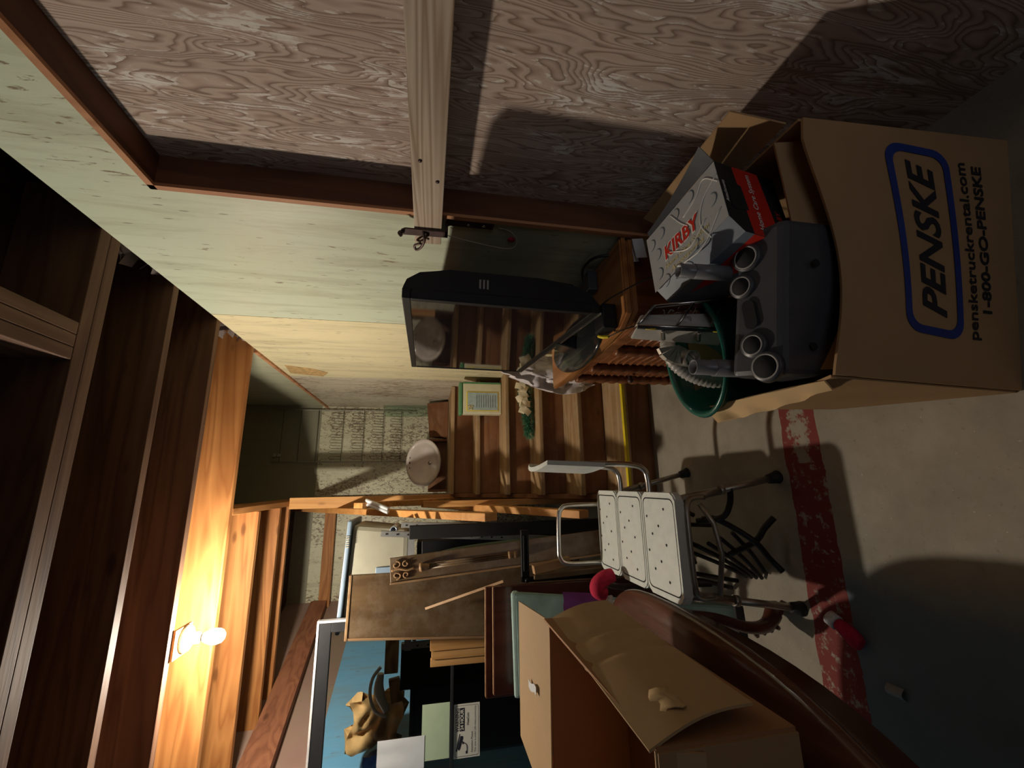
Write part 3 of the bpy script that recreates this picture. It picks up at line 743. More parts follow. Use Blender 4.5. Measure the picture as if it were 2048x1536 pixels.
GL = thing('garland', (.53, 2.95, .562), 'dark green pine garland with cream ribbon lying on the third step', 'garland')
random.seed(11)
bm = B()
def gpt(t): return Vector((.70 - .36*t, 2.945 + .01*math.sin(6*t), .625 - .030*t))
for k in range(2200):
    t = random.random(); c = gpt(t); rr = .115*(1 - .40*t)
    d = Vector((random.gauss(0, 1), random.gauss(0, 1), random.gauss(0, 1))).normalized()
    a = c + d*rr*random.uniform(.15, .45); e = a + (d + Vector((-.7, 0, 0))).normalized()*random.uniform(.028, .045)
    e.z = max(e.z, .568); a.z = max(a.z, .566); e.y = min(e.y, 3.06); s = d.orthogonal().normalized()*.0026
    vs = [bm.verts.new(p) for p in (a - s, a + s, e)]; bm.faces.new(vs)
tube(bm, [gpt(0), gpt(.5), gpt(.95)], .012, 6); make('pine_sprigs', bm, 'needles', GL)
bm = B()
for k in range(9):
    t = k/9*.62; c = gpt(t) + Vector((0, -.050, .030 + .012*math.sin(k*2)))
    ang = k*1.3
    sheet(bm, lambda u, v, c=c, ang=ang: c + Vector(((u-.5)*.09*math.cos(ang) - (v-.5)*.045*math.sin(ang), -.012*math.sin(PI*u)*1.5, (u-.5)*.08*math.sin(ang) + (v-.5)*.045*math.cos(ang))), 8, 2, .001)
make('ribbon', bm, 'ribbon', GL, 'cream ribbon loops')

# landing: basin, glass sheets, crate
SK = thing('wash_basin', (.21, 4.18, 1.124), 'round beige-white wash basin standing on edge on the landing', 'wash basin')
sm = Matrix.Translation((.205, 4.20, 1.345)) @ Matrix.Rotation(math.radians(62), 4, 'X')
bm = B()
lathe(bm, [(0, -.14), (.08, -.132), (.15, -.09), (.185, -.012), (.215, -.004), (.226, .006), (.224, .020), (.206, .024), (.186, .012), (.168, -.030), (.13, -.085), (.07, -.118), (0, -.124)], sm, 48, sx=1, sy=.82)
make('bowl', bm, 'sink', SK)
for x in (-.05, 0, .05):
    bm = B(); lathe(bm, [(0, 0), (.011, 0), (.011, .001), (0, .0012)], sm @ Matrix.Translation((x, .152, .012)), 14); make('tap_hole', bm, 'hole', SK)
bm = B(); lathe(bm, [(0, 0), (.02, 0), (.02, .003), (0, .004)], sm @ Matrix.Translation((0, 0, -.1235)), 16); make('drain', bm, 'steel', SK)
bm = B()
bx(bm, -.07, .44, 4.42, 4.44, 1.124, 1.30, .003); bx(bm, -.07, -.05, 4.05, 4.42, 1.124, 1.30, .003); bx(bm, .42, .44, 4.28, 4.42, 1.124, 1.30, .003)
make('wooden_crate', bm, 'riser', None, 'low open brown wooden crate around the wash basin on the landing', 'crate')
bm = B(); hexa(bm, [(.45, 4.15, 1.124), (.80, 4.15, 1.124), (.80, 4.42, 1.124), (.45, 4.42, 1.124), (.47, 4.3, 1.20), (.80, 4.28, 1.33), (.80, 4.40, 1.33), (.47, 4.40, 1.30)], .004)
make('wedge_box', bm, 'riser', None, 'brown wedge-shaped wooden box between basin and painted wall', 'wooden box')
bm = B(); hexa(bm, [(.700, 4.49, 1.124), (.815, 4.49, 1.124), (.815, 4.495, 1.124), (.700, 4.495, 1.124), (.700, 4.56, 1.76), (.822, 4.56, 1.785), (.822, 4.565, 1.785), (.700, 4.565, 1.76)], .0)
make('glass_sheet', bm, 'glass_green', None, 'greenish sheet of glass leaning in the corner of the landing', 'glass sheet')

WR = thing('wire_rack', (.52, 4.70, 1.43), 'tall wire peg rack hanging on the flaking back wall', 'wire rack')
for x in (.785, .245):
    bm = B(); tube(bm, [(x, 4.705, 1.44), (x, 4.705, 2.86)], .006, 8, False); make('upright', bm, 'wire', WR)
for z in (2.79, 2.62, 2.45, 2.20, 1.99, 1.79, 1.60):
    bm = B(); tube(bm, [(.785, 4.698, z), (.245, 4.698, z)], .0028, 6, False)
    if z < 2.3:
        for k in range(9):
            x = .755 - k*.057
            tube(bm, [(x, 4.694, z), (x, 4.675, z + .09), (x - .008, 4.67, z + .112), (x - .022, 4.67, z + .112), (x - .03, 4.675, z + .09), (x - .03, 4.694, z)], .002, 5, True, 3)
    make('peg_rung', bm, 'wire_dark', WR)
for z in (2.84, 2.80):
    bm = B(); bx(bm, .30, .33, 4.69, 4.735, z - .012, z + .008, .003); make('clip', bm, 'wire', WR)

# ================================================================== MOVING BOX (right foreground) and its contents
PB = thing('moving_box', (.48, .9, 0), 'big brown printed moving box standing open against the doors', 'cardboard box')
TL, TRc, BL, BRc = Vector((.200, .680, .513)), Vector((.742, .605, .552)), Vector((.183, .690, .0)), Vector((.760, .590, .0))
def front(u, v):          # u left to right, v top to bottom
    top = lerp(TL, TRc, u); top.z -= .075*math.sin(PI*min(1, u/.92))**1.1 * (1 - v)**2; top.y += .022*math.sin(PI*u)*(1-v)
    p = lerp(top, lerp(BL, BRc, u), v); p.y -= .012*math.sin(PI*v)*math.sin(PI*u); return p
bm = B(); sheet(bm, front, 26, 16, .006); make('front_panel', bm, 'card_dark', PB)
bm = B(); sheet(bm, lambda u, v: lerp(lerp((.214, 1.13, .50), TL + Vector((.002, .004, 0)), u), lerp((.222, 1.13, 0), BL + Vector((.002, .004, 0)), u), v) + Vector((-.018*math.sin(PI*u)*(1-v), 0, -.012*math.sin(PI*u)*(1-v))), 14, 8, .006); make('side_panel', bm, 'card_dark', PB)
bm = B(); sheet(bm, lambda u, v: lerp(lerp(TRc + Vector((0, .006, 0)), (.79, 1.13, .52), u), lerp(BRc + Vector((0, .006, 0)), (.79, 1.13, 0), u), v), 6, 6, .006); make('side_panel', bm, 'card_dark', PB)
bm = B(); sheet(bm, lambda u, v: lerp(lerp((.79, 1.135, .52), (.214, 1.135, .50), u), lerp((.79, 1.135, 0), (.222, 1.135, 0), u), v), 6, 6, .006); make('back_panel', bm, 'card_dark', PB)
bm = B(); bx(bm, .235, .775, .70, 1.12, .002, .008); make('bottom', bm, 'card_dark', PB)
def flapl(u, v):          # left flap, folded out and drooping
    a = lerp((.208, 1.10, .500), (.196, .700, .510), u); b = lerp((.152, 1.03, .515), (.176, .70, .500), u)
    p = lerp(a, b, v); p.z += .012*math.sin(PI*u) - .03*v*math.sin(PI*u) + .006*math.sin(u*23)*v; return p
bm = B(); sheet(bm, flapl, 22, 5, .005); make('flap', bm, 'card_edge', PB)
bm = B(); sheet(bm, lambda u, v: lerp(lerp((.228, .745, .50), (.735, .668, .565), u), lerp((.232, .715, .33), (.740, .63, .38), u), v) + Vector((0, .012*math.sin(PI*u), -.03*math.sin(PI*u)*(1-v))), 18, 5, .005); make('flap', bm, 'card_dark', PB)
bm = B(); sheet(bm, lambda u, v: lerp(lerp((.768, .64, .55), (.788, 1.1, .52), u), lerp((.80, .66, .67), (.835, 1.1, .64), u), v), 8, 4, .005); make('flap', bm, 'card_dark', PB)
bm = B(); sheet(bm, lambda u, v: lerp(lerp((.23, 1.14, .50), (.30, 1.15, .505), u), lerp((.215, 1.19, .485), (.285, 1.21, .49), u), v) + Vector((0, 0, .006*math.sin(u*19))), 8, 4, .005); make('flap', bm, 'card_edge', PB)
# printing on the front panel
FW, FH = .575, .515
def onfront(x, y, e=.0078):
    u, v = x / FW, y / FH
    p = front(u, v); q = front(min(1, u + .01), v); r = front(u, min(1, v + .01))
    n = (r - p).cross(q - p).normalized()
    if n.y > 0: n = -n
    return p + n*e
bm = B()
def rr(cx, cy, w, h, r, sh, n=8):
    out = []
    for sx, sy, a0 in ((1, -1, -90), (1, 1, 0), (-1, 1, 90), (-1, -1, 180)):
        for k in range(n+1):
            t = math.radians(a0 + 90*k/n); x = cx + sx*(w/2 - r) + r*math.cos(t); y = cy + sy*(h/2 - r) + r*math.sin(t)
            out.append((x - sh*(y - cy), y))
    return out
def resample(pl, m):
    L = [0]; n = len(pl)
    for i in range(n): L.append(L[-1] + math.dist(pl[i], pl[(i+1) % n]))
    out = []
    for k in range(m):
        d = L[-1]*k/m; i = max(j for j in range(n) if L[j] <= d); t = (d - L[i])/max(1e-9, L[i+1] - L[i]); a, b = pl[i], pl[(i+1) % n]
        out.append((a[0]+(b[0]-a[0])*t, a[1]+(b[1]-a[1])*t))
    return out
fo, fi = rr(.318, .262, .430, .160, .040, .10), rr(.318, .262, .394, .126, .028, .10)
A = [bm.verts.new(onfront(*p)) for p in resample(fo, 120)]; D = [bm.verts.new(onfront(*p)) for p in resample(fi, 120)]
for k in range(120): bm.faces.new((A[k], A[(k+1) % 120], D[(k+1) % 120], D[k]))
make('printed_frame', bm, 'ink_blue', PB)
def lay(s, x0, x1, ybase, size, shear=0, bold=0, mat='ink_black', yscale=1):
    t = B(); wd = text_bm(t, s, size, lambda x, y: (x, y, 0), shear, bold); t.free()
    k = (x1 - x0) / wd
    bm = B(); text_bm(bm, s, size, lambda x, y: onfront(x0 + x*k, ybase - y*yscale), shear, bold)
    make('lettering', bm, mat, PB)
lay('PENSKE', .140, .500, .293, .090, .35, .0022)
lay('pensketruckrental.com', .100, .505, .385, .036, 0, .0006)
lay('1-800-GO-PENSKE', .155, .50, .428, .036, 0, .0010)

# printed vacuum carton lying in the box
KB = thing('printed_carton', (.70, .86, .50), 'grey, red and black printed carton lying tilted in the moving box', 'carton')
S_ = .85
km = Matrix.Translation((.549*S_, 1.155*S_, 1.31 + (.399-1.31)*S_)) @ Euler((-.055, .12, -1.392)).to_matrix().to_4x4()
ka, kb, kc = .32*S_, .243*S_, .207*S_
def kp(x, y, z): return km @ Vector((x, y, z))
ch = .035
bm = B()    # body, with its near-left long edge chamfered
sec = [(0, 0), (kb, 0), (kb, kc), (ch, kc), (0, kc-ch)]
prism(bm, [kp(0, y, z) for y, z in sec], km.to_3x3() @ Vector((ka, 0, 0))); make('carton_body', bm, 'kgrey_d', KB)
bm = B(); vs = [bm.verts.new(kp(x, y, kc + .0008)) for x, y in ((0, ch*.6), (ka, ch), (ka, kb), (0, kb))]; bm.faces.new(vs); make('top_print', bm, 'kgrey', KB)
def kend(y, z, e=.0009): return kp(ka + e, y, z)     # the end facing the camera
bm = B(); bm.faces.new([bm.verts.new(kend(y, z)) for y, z in ((0, kc-ch), (ch, kc), (kb, kc), (kb, kc*.72), (.0, kc*.66))]); bm.faces.new([bm.verts.new(kend(y, z)) for y, z in ((0, 0), (kb, 0), (kb, kc*.28), (0, kc*.22))]); make('end_print', bm, 'kblack', KB)
bm = B(); bm.faces.new([bm.verts.new(kend(y, z)) for y, z in ((0, kc*.66), (kb, kc*.72), (kb, kc*.28), (0, kc*.22))])
bm.faces.new([bm.verts.new(kp(x, -.0009, z)) for x, z in ((ka, kc*.66), (ka, kc*.22), (ka*.72, kc*.18), (ka*.2, kc*.62))]); make('red_print', bm, 'kred', KB)
bm = B(); bm.faces.new([bm.verts.new(kend(y, z, .002)) for y, z in ((kb*.30, kc*.84), (kb*.35, kc*.9), (kb*.68, kc*.9), (kb*.74, kc*.84), (kb*.70, kc*.66), (kb*.34, kc*.64))]); make('hand_hole', bm, 'hole', KB)
def ktop(x, y): return kp(x, y, kc + .0018)
def ktext(s, x0, x1, y, size, mat, shear=0, bold=0, ys=1, e=0.0, rot=0):
    t = B(); wd = text_bm(t, s, size, lambda a, b: (a, b, 0), shear, bold); t.free(); k = (x1-x0)/wd
    bm = B(); text_bm(bm, s, size, lambda a, b: ktop(x0 + a*k, y + b*ys + (a*k)*rot) + Vector((0, 0, e)), shear, bold); make('lettering', bm, mat, KB)
ktext('KIRBY', ka*.22, ka*.72, kb*.40, .058, 'kwhite', .1, .0042)
ktext('KIRBY', ka*.225, ka*.715, kb*.405, .056, 'kred', .1, .0016, e=.0008)
ktext('Home Care System', ka*.20, ka*.80, kb*.27, .020, 'kgold', .25, .0004)
ktext('Accessories', ka*.27, ka*.72, kb*.17, .018, 'kgold', .25, .0004)
for s, y, z, sz, mt in (('Attachments', .78, .93, .013, 'kwhite'), ('Home Care System', .16, .46, .022, 'kwhite'), ('KIRBY', .30, .10, .022, 'kred')):
    bm = B(); text_bm(bm, s, sz, lambda a, b, y=y, z=z: kend(kb*y*.5 + a, kc*z + b*.9, .0018), .1, .0002); make('lettering', bm, mt, KB)
bm = B()      # pale swooshes and embossed discs
for pts in ([(.99, .80), (.80, .66), (.72, .40), (.80, .10)], [(.99, .70), (.86, .92), (.74, .80), (.55, .72)], [(.40, .95), (.50, .70), (.58, .55)], [(.30, .45), (.55, .25), (.78, .40)], [(.45, .12), (.70, .10), (.95, .35)]):
    tube(bm, [ktop(ka*a, kb*b) for a, b in pts], .0016, 6)
make('swoosh_print', bm, 'kwhite', KB)
for a, b in ((.10, .30), (.12, .60), (.22, .85), (.45, .88), (.66, .90), (.06, .82), (.60, .22), (.88, .55), (.18, .12), (.36, .10)):
    arc = [ktop(ka*a + .017*math.cos(t), kb*b + .017*math.sin(t)) for t in [math.radians(-100 + 22*k) for k in range(9)]]
    bm = B(); tube(bm, arc, .0011, 5, False); make('disc_print', bm, 'kgrey_d', KB)
bm = B(); sheet(bm, lambda u, v: kp(ka*(.05 + .95*u), kb + .002 + .022*v*(.6+u), kc + .001 + .004*v + .03*u*u*v), 8, 3, .002); make('carton_flap', bm, 'caddy', KB)

# green bin with a hose
GB = thing('waste_bin', (.40, 1.02, .10), 'dark green plastic bin tilted in the moving box, holding a hose', 'bin')
gm = Matrix.Translation((.405, 1.005, .10)) @ Euler((math.radians(-4), math.radians(-7), 0)).to_matrix().to_4x4()
bm = B(); lathe(bm, [(0, 0), (.100, 0), (.108, .02), (.165, .455), (.176, .462), (.181, .470), (.176, .478), (.166, .474), (.158, .455), (.100, .03), (0, .03)], gm, 48, sx=1.0, sy=.80); make('bin_shell', bm, 'bin', GB)
bm = B()
hp = catmull([(.455, 1.05, .56), (.430, 1.06, .605), (.385, 1.06, .630), (.330, 1.055, .615), (.290, 1.045, .565), (.275, 1.03, .50), (.30, 1.01, .42), (.36, .99, .37)], 16)
n = len(hp); tube(bm, hp, lambda t: .021 + .0022*math.sin(t*n*3.9), 14, False); hose = make('hose', bm, 'hose', None, 'ribbed light grey vacuum hose coiled inside the green bin', 'hose')

# accessory caddy
CD = thing('accessory_caddy', (.36, .78, .34), 'dark grey plastic accessory caddy with round holes in the moving box', 'caddy')
def cdz(x, y): return .575 + .037 * (y - (.735 - .07 * (x - .212) / .333)) / .105      # height of the sloping tray top
def cdm(x, y, lift=0): return Matrix.Translation((x, y, cdz(x, y) - .004)) @ Matrix.Rotation(math.radians(19), 4, 'X') @ Matrix.Rotation(math.radians(-4), 4, 'Y') @ Matrix.Translation((0, 0, lift))
bm = B()
hexa(bm, [(.215, .745, .34), (.545, .665, .36), (.560, .80, .36), (.235, .90, .34), (.212, .735, .575), (.545, .665, .575), (.550, .760, .612), (.232, .845, .612)], .014)
for x, y, r in ((.493, .752, .034), (.432, .775, .030), (.292, .778, .031), (.238, .762, .036)):
    lathe(bm, [(0, 0), (r, 0), (r*.93, .011), (r*.88, .013), (0, .013)], cdm(x, y), 28)
make('caddy_body', bm, 'caddy', CD)
for x, y, r in ((.493, .752, .023), (.432, .775, .020), (.292, .778, .020), (.238, .762, .025)):
    bm = B(); lathe(bm, [(0, 0), (r, 0), (r, .001), (0, .0012)], cdm(x, y, .0132), 24); make('tool_hole', bm, 'hole', CD)
    bm = B(); lathe(bm, [(r, 0), (r*1.16, 0), (r*1.16, .0012), (r, .0012)], cdm(x, y, .0132), 24, closed=True); make('hole_rim', bm, 'caddy_l', CD)
bm = B(); sl = cdm(.362, .770, .006); r_ = .014
prism(bm, [sl @ Vector((cx*.020 + r_*math.cos(a), r_*math.sin(a), .003)) for cx, a in [(1, math.radians(-90 + 22.5*k)) for k in range(9)] + [(-1, math.radians(90 + 22.5*k)) for k in range(9)]], (0, .0006, .002)); make('slot', bm, 'hole', CD)
for x, y in ((.45, .678), (.275, .720)):
    bm = B(); lathe(bm, [(0, 0), (.009, 0), (.009, .001), (0, .0014)], Matrix.Translation((x, y, .50)) @ Matrix.Rotation(PI/2, 4, 'X'), 10); make('screw_hole', bm, 'hole', CD)

# two open grey tubes
bm = B(); ring_tube(bm, (.484, .815, .738), (.482, .808, .64), .0165); tube(bm, [(.4835, .812, .70), (.481, .803, .612)], .018, 16, False)
make('extension_tube', bm, 'pipe', None, 'open grey tube standing between the printed carton and the bin', 'tube', 'open grey vacuum tubes')
bm = B(); ring_tube(bm, (.268, .885, .680), (.266, .880, .50), .019); tube(bm, [(.2675, .884, .625), (.266, .880, .48)], .0215, 16, False)
make('extension_tube', bm, 'pipe', None, 'open grey tube standing at the left edge beside the caddy', 'tube', 'open grey vacuum tubes')

# floor nozzle head standing on end over the bin
NZ = thing('floor_nozzle', (.41, .93, .50), 'pale vacuum floor nozzle head standing on end with its dusty brush opening outward', 'vacuum head')
nA, nB, nC, nD = Vector((.392, .945, .785)), Vector((.452, .950, .728)), Vector((.482, .905, .455)), Vector((.388, .925, .520))
bm = B()
def quadbar(a, b, r): tube(bm, [a, b], r, 8, False)
for a, b in ((nA, nB), (nB, nC), (nC, nD), (nD, nA)): quadbar(a, b, .0052)
quadbar(lerp(nA, nD, .40), lerp(nB, nC, .40), .0035); quadbar(lerp(nA, nD, .75), lerp(nB, nC, .72), .002)
make('opening_frame', bm, 'steel', NZ, 'bright metal rim of the opening')
back = Vector((-.006, .050, .0))
bm = B(); hexa(bm, [nA + back, nB + back, nC + back, nD + back, nA + back*1.2, nB + back*1.2, nC + back*1.2, nD + back*1.2])
for a, b in ((nA, nB), (nB, nC), (nC, nD), (nD, nA)):
    bm.faces.new([bm.verts.new(p) for p in (a, b, b + back, a + back)])
make('brush_housing', bm, 'cabinet', NZ, 'dark dusty inside of the opening')
bm = B()
random.seed(2)
for k in range(70):
    t = random.uniform(.04, .96); s = random.uniform(.1, .9); p = lerp(lerp(nA, nD, t), lerp(nB, nC, t), s) + back*random.uniform(.3, .8)
    q = p + Vector((random.uniform(-.012, .012), random.uniform(-.01, .01), random.uniform(-.02, .02)))
    tube(bm, [p, lerp(p, q, .5) + Vector((.004, -.004, 0)), q], .0009, 4, True, 2)
make('bristles', bm, 'string', NZ, kind='stuff')
bm = B(); sk = Vector((-.022, .085, -.012))
hexa(bm, [nA, nA + sk*.7, nD + sk*.9, nD, nA + Vector((.0, .0, -.0)) + Vector((.045, .03, -.03)), nA + sk*.7 + Vector((.045, .03, -.03)), nD + sk*.9 + Vector((.06, .03, -.03)), nD + Vector((.06, .02, -.03))], .004)
make('housing', bm, 'nozzle', NZ)
bm = B(); tube(bm, [nA + Vector((-.006, -.002, 0)), nD + Vector((-.006, -.002, 0))], .004, 6, False); make('bumper_band', bm, 'kblack', NZ)
bm = B(); tube(bm, [nA + Vector((-.009, -.004, -.02)), lerp(nA, nD, .18) + Vector((-.009, -.004, 0))], .002, 5, False); make('yellow_stripe', bm, 'yellow', NZ)
bm = B(); tube(bm, [lerp(nA, nD, .78) + Vector((-.009, -.004, 0)), nD + Vector((-.009, -.004, 0)), nD + Vector((.04, -.014, -.03))], .002, 5, False); make('yellow_stripe', bm, 'yellow', NZ)
for t in (.28, .66):
    p = lerp(nA, nD, t) + Vector((-.012, .016, -.004)); bm = B(); tube(bm, [p + Vector((.002, -.014, .006)), p, p + Vector((-.008, .020, -.012))], .006, 8); make('clip', bm, 'steel', NZ)
bm = B()
p0 = lerp(nA, nD, .55) + sk*.85 + Vector((-.004, 0, 0))
for k in range(7):
    a = math.radians(-60 + 20*k); prism(bm, [p0 + Vector((.0, .0, 0)), p0 + Vector((-.055*math.cos(a), .0, .065*math.sin(a))), p0 + Vector((-.055*math.cos(a+.3), .0, .065*math.sin(a+.3)))], (0, .012 + .004*(k % 2), 0))
ring_tube(bm, p0 + Vector((-.045, -.02, -.025)), p0 + Vector((-.02, .05, -.02)), .024, .002)
make('air_duct', bm, 'alu_dull', NZ)

# ================================================================== LEFT FOREGROUND: oval table, open cardboard box
TB = thing('dining_table', (-.91, 1.1, 0), 'dark mahogany dining table with rounded end and carved curved legs', 'table')
def rim(off, z, m=72):
    out = []
    for k in range(m):
        t = 2*PI*k/m; c, s = math.cos(t), math.sin(t); nn = 3.5 if s > 0 else 2.5; b = (.463 if s > 0 else .82) + off; a = .588 + off
        out.append((-.914 + a*math.copysign(abs(c)**(2/nn), c), 1.143 + b*math.copysign(abs(s)**(2/nn), s), z - .080))
    return out
bm = B(); rows = [rim(-.05, .752), rim(-.022, .750), rim(-.012, .744), rim(-.004, .742), rim(0, .730), rim(-.004, .718), rim(-.018, .712), rim(-.026, .700), rim(-.04, .692)]
V = [[bm.verts.new(p) for p in r] for r in rows]
for a, b in zip(V, V[1:]):
    for k in range(72): bm.faces.new((a[k], a[(k+1) % 72], b[(k+1) % 72], b[k])).smooth = True
bm.faces.new(V[0]); bm.faces.new(list(reversed(V[-1]))); make('tabletop', bm, 'mahog', TB)
bm = B(); r1, r2 = rim(-.055, .692), rim(-.055, .60); a = [bm.verts.new(p) for p in r1]; b = [bm.verts.new(p) for p in r2]
for k in range(72): bm.faces.new((a[k], a[(k+1) % 72], b[(k+1) % 72], b[k])).smooth = True
bm.faces.new(b); make('apron', bm, 'mahog', TB)
for x, y, sx, sy in ((-.47, 1.44, 1, 1), (-1.35, 1.44, -1, 1), (-.47, .55, 1, -1), (-1.35, .55, -1, -1)):
    bm = B()
    P_ = [(x, y, .60), (x + .01*sx, y + .01*sy, .53), (x + .012*sx, y + .01*sy, .44), (x, y, .32), (x - .035*sx, y - .008*sy, .20), (x - .04*sx, y + .01*sy, .11), (x - .01*sx, y + .035*sy, .05), (x + .0*sx, y + .055*sy, .020)]
    tube(bm, P_, lambda t: .034 - .016*math.sin(PI*min(1, t*1.1)) if t < .85 else .026, 12)
    for k in range(4): tube(bm, [(x - .055*sx + .004*k, y, .17 - .03*k), (x - .07*sx + .006*k, y + .005, .155 - .03*k)], .008, 6, False)
    make('leg', bm, 'mahog_z', TB)

bm = B(); bx(bm, -.82, -.46, .72, 1.16, .673, .774, .006)
make('wooden_case', bm, 'mahog', None, 'flat dark wooden case under the open cardboard box on the table', 'case')
OB = thing('open_box', (-.59, .90, .775), 'open tan cardboard box with folded-out flaps on the dark table', 'cardboard box')
zt = .996; x0, x1, y0, y1, zb = -.823, -.357, .617, 1.189, .775
def wallp(a, b, z0, z1, n=(0, 0, 0)):
    return lambda u, v: lerp(lerp((*a, z0), (*b, z0), u), lerp((*a, z1), (*b, z1), u), v)
for nm, a, b in (('far_wall', (x0, y1), (x1, y1)), ('near_wall', (x1, y0), (x0, y0)), ('right_wall', (x1, y1), (x1, y0)), ('left_wall', (x0, y0), (x0, y1))):
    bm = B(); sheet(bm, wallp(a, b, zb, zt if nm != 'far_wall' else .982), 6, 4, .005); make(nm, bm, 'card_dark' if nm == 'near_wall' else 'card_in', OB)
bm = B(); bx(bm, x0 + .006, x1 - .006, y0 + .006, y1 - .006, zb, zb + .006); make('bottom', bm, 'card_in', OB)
bm = B(); sheet(bm, lambda u, v: lerp(lerp((x0 + .02, y1, .991), (x1 - .002, y1, .981), u), lerp((-.714, 1.389, 1.024), (-.357, 1.389, 1.022), u), v), 10, 6, .004); make('flap', bm, 'card', OB, 'brightly lit flap folded back towards the boards')
def rflap(u, v):      # u from far to near, v from hinge to free edge
    h = lerp((x1 + .002, 1.189, .981), (x1 + .003, .617, 1.007), u); e = lerp((-.325, 1.212, .804), (-.327, .640, .822), u)
    p = lerp(h, e, v); p += Vector((.012*math.sin(PI*v) , 0, 0))
    for c in (.33, .52): p += Vector((-.004*math.exp(-((u - c - .06*v)*45)**2), 0, 0))
    return p
bm = B(); sheet(bm, rflap, 60, 12, .004); make('flap', bm, 'card', OB, 'long creased flap hanging over the table edge')
bm = B(); sheet(bm, lambda u, v: lerp(lerp((x1, y0, .998), (x0, y0, .998), u), lerp((x1 - .004, y0 - .012, .93), (x0, y0 - .012, .93), u), v), 10, 6, .004); make('flap', bm, 'card', OB)
bm = B(); sheet(bm, lambda u, v: (-.342 + .014*math.sin(v*3), .66 + .06*u + .008*math.sin(v*9), .955 - .05*v + .004*math.sin(u*11)), 6, 6, .0015); make('tape_remnant', bm, 'card_edge', OB)
bm = B(); sheet(bm, lambda u, v: (-.56 + .02*u + .004*math.sin(v*7), 1.26 + .05*v, 1.006 + .0085*v), 6, 4, .0015); make('tape_remnant', bm, 'paper', OB)

bm = B()
for z in (.86, .90, .94):
    bx(bm, -1.15, -.83, 1.435, 1.445, z, z + .022, .002); bx(bm, -.84, -.83, 1.435, 1.56, z, z + .022, .002)
for x in (-1.15, -1.04, -.93, -.842): bx(bm, x, x + .012, 1.435, 1.446, .674, .965, .002)
for y in (1.48, 1.548): bx(bm, -.842, -.83, y, y + .012, .674, .965, .002)
bx(bm, -1.15, -.83, 1.435, 1.56, .674, .68)
make('red_crate', bm, 'crate', None, 'red plastic crate behind the open cardboard box', 'crate')

# ================================================================== STORED FURNITURE PARTS, left of the stairs
# teal velvet panel, purple cloth, red hat
TP = thing('teal_panel', (-.66, 1.80, 0), 'teal velvet covered panel leaning back behind the open box', 'padded panel')
bm = B(); hexa(bm, [(-.80, 1.700, .004), (-.522, 1.715, .004), (-.522, 1.760, .004), (-.80, 1.745, .004), (-.925, 2.075, .895), (-.500, 2.085, .902), (-.500, 2.125, .885), (-.925, 2.115, .878)], .012); make('padding', bm, 'teal', TP)
bm = B(); hexa(bm, [(-.927, 2.070, .880), (-.498, 2.080, .887), (-.498, 2.128, .868), (-.927, 2.118, .861), (-.927, 2.081, .908), (-.498, 2.091, .915), (-.498, 2.138, .896), (-.927, 2.128, .889)], .010); make('top_edge', bm, 'teal_l', TP, 'pale teal top edge')
bm = B(); hexa(bm, [(-.80, 1.685, .002), (-.52, 1.700, .002), (-.52, 1.715, .002), (-.80, 1.700, .002), (-.802, 1.697, .03), (-.521, 1.712, .03), (-.521, 1.727, .03), (-.802, 1.712, .03)], .002); make('bottom_strip', bm, 'black_matte', TP)
bm = B(); sheet(bm, lambda u, v: (-.62 + .14*u, 1.885 + .075*v + .006*math.sin(u*14), .53 + .17*v), 16, 5, .008); make('purple_cloth', bm, 'purple', None, 'dark purple folded cloth in front of the teal panel', 'cloth')
ST2 = thing('plush_hat', (-.44, 1.85, .56), 'red plush Santa hat with white fur hanging behind the bench seat', 'hat')
bm = B(); tube(bm, [(-.473, 1.85, .547), (-.459, 1.85, .577), (-.432, 1.85, .575), (-.408, 1.85, .541), (-.398, 1.85, .505)], lambda t: .028 + .006*math.sin(PI*t), 12); make('plush_body', bm, 'red', ST2)
bm = B()
random.seed(8)
for k in range(7):
    a, b = k*.9, .012 + .004*(k % 3)
    lathe(bm, [(0, -b), (b*.8, -b*.6), (b, 0), (b*.8, b*.6), (0, b)], Matrix.Translation((-.490 - .006*k + .005*math.sin(a*3), 1.845 + .008*math.cos(a), .52 + .008*k*(1 if k < 4 else -.2))), 8)
make('fur_trim', bm, 'fur', ST2)
bm = B(); tube(bm, [(-.470, 1.885, .012), (-.462, 1.885, .30), (-.455, 1.885, .46), (-.435, 1.885, .54), (-.43, 1.885, .55)], .013, 10)
make('dark_cane', bm, 'steel_dark', None, 'dark curved cane handle under the red plush hat', 'cane')
FS = thing('christmas_stocking', (-.47, 1.21, 0), 'small red plush stocking with white cuff lying on the floor', 'stocking')
def lump(bm, cx, cy, cz, rx, ry, rz, mi=0, seed=0, seg=20, rings=12):
    R_ = []
    for i in range(rings + 1):
        ph = PI*i/rings; row = []
        for k in range(seg):
            th = 2*PI*k/seg; d = Vector((math.sin(ph)*math.cos(th), math.sin(ph)*math.sin(th), math.cos(ph)))
            f_ = 1 + .12*noise.noise(d*2.2 + Vector((seed, 0, 0))); row.append(bm.verts.new((cx + rx*d.x*f_, cy + ry*d.y*f_, max(.002, cz + rz*d.z*f_))))
        R_.append(row)
    for a, b in zip(R_, R_[1:]):
        for k in range(seg):
            try: bm.faces.new((a[k], a[(k+1)%seg], b[(k+1)%seg], b[k])).smooth = True
            except ValueError: pass
    bmesh.ops.remove_doubles(bm, verts=bm.verts, dist=1e-5)
bm = B(); tube(bm, [(-.452, 1.243, .020), (-.466, 1.215, .021), (-.486, 1.190, .020), (-.492, 1.178, .018)], lambda t: .018 + .006*math.sin(PI*t), 14); make('stocking_foot', bm, 'red', FS)
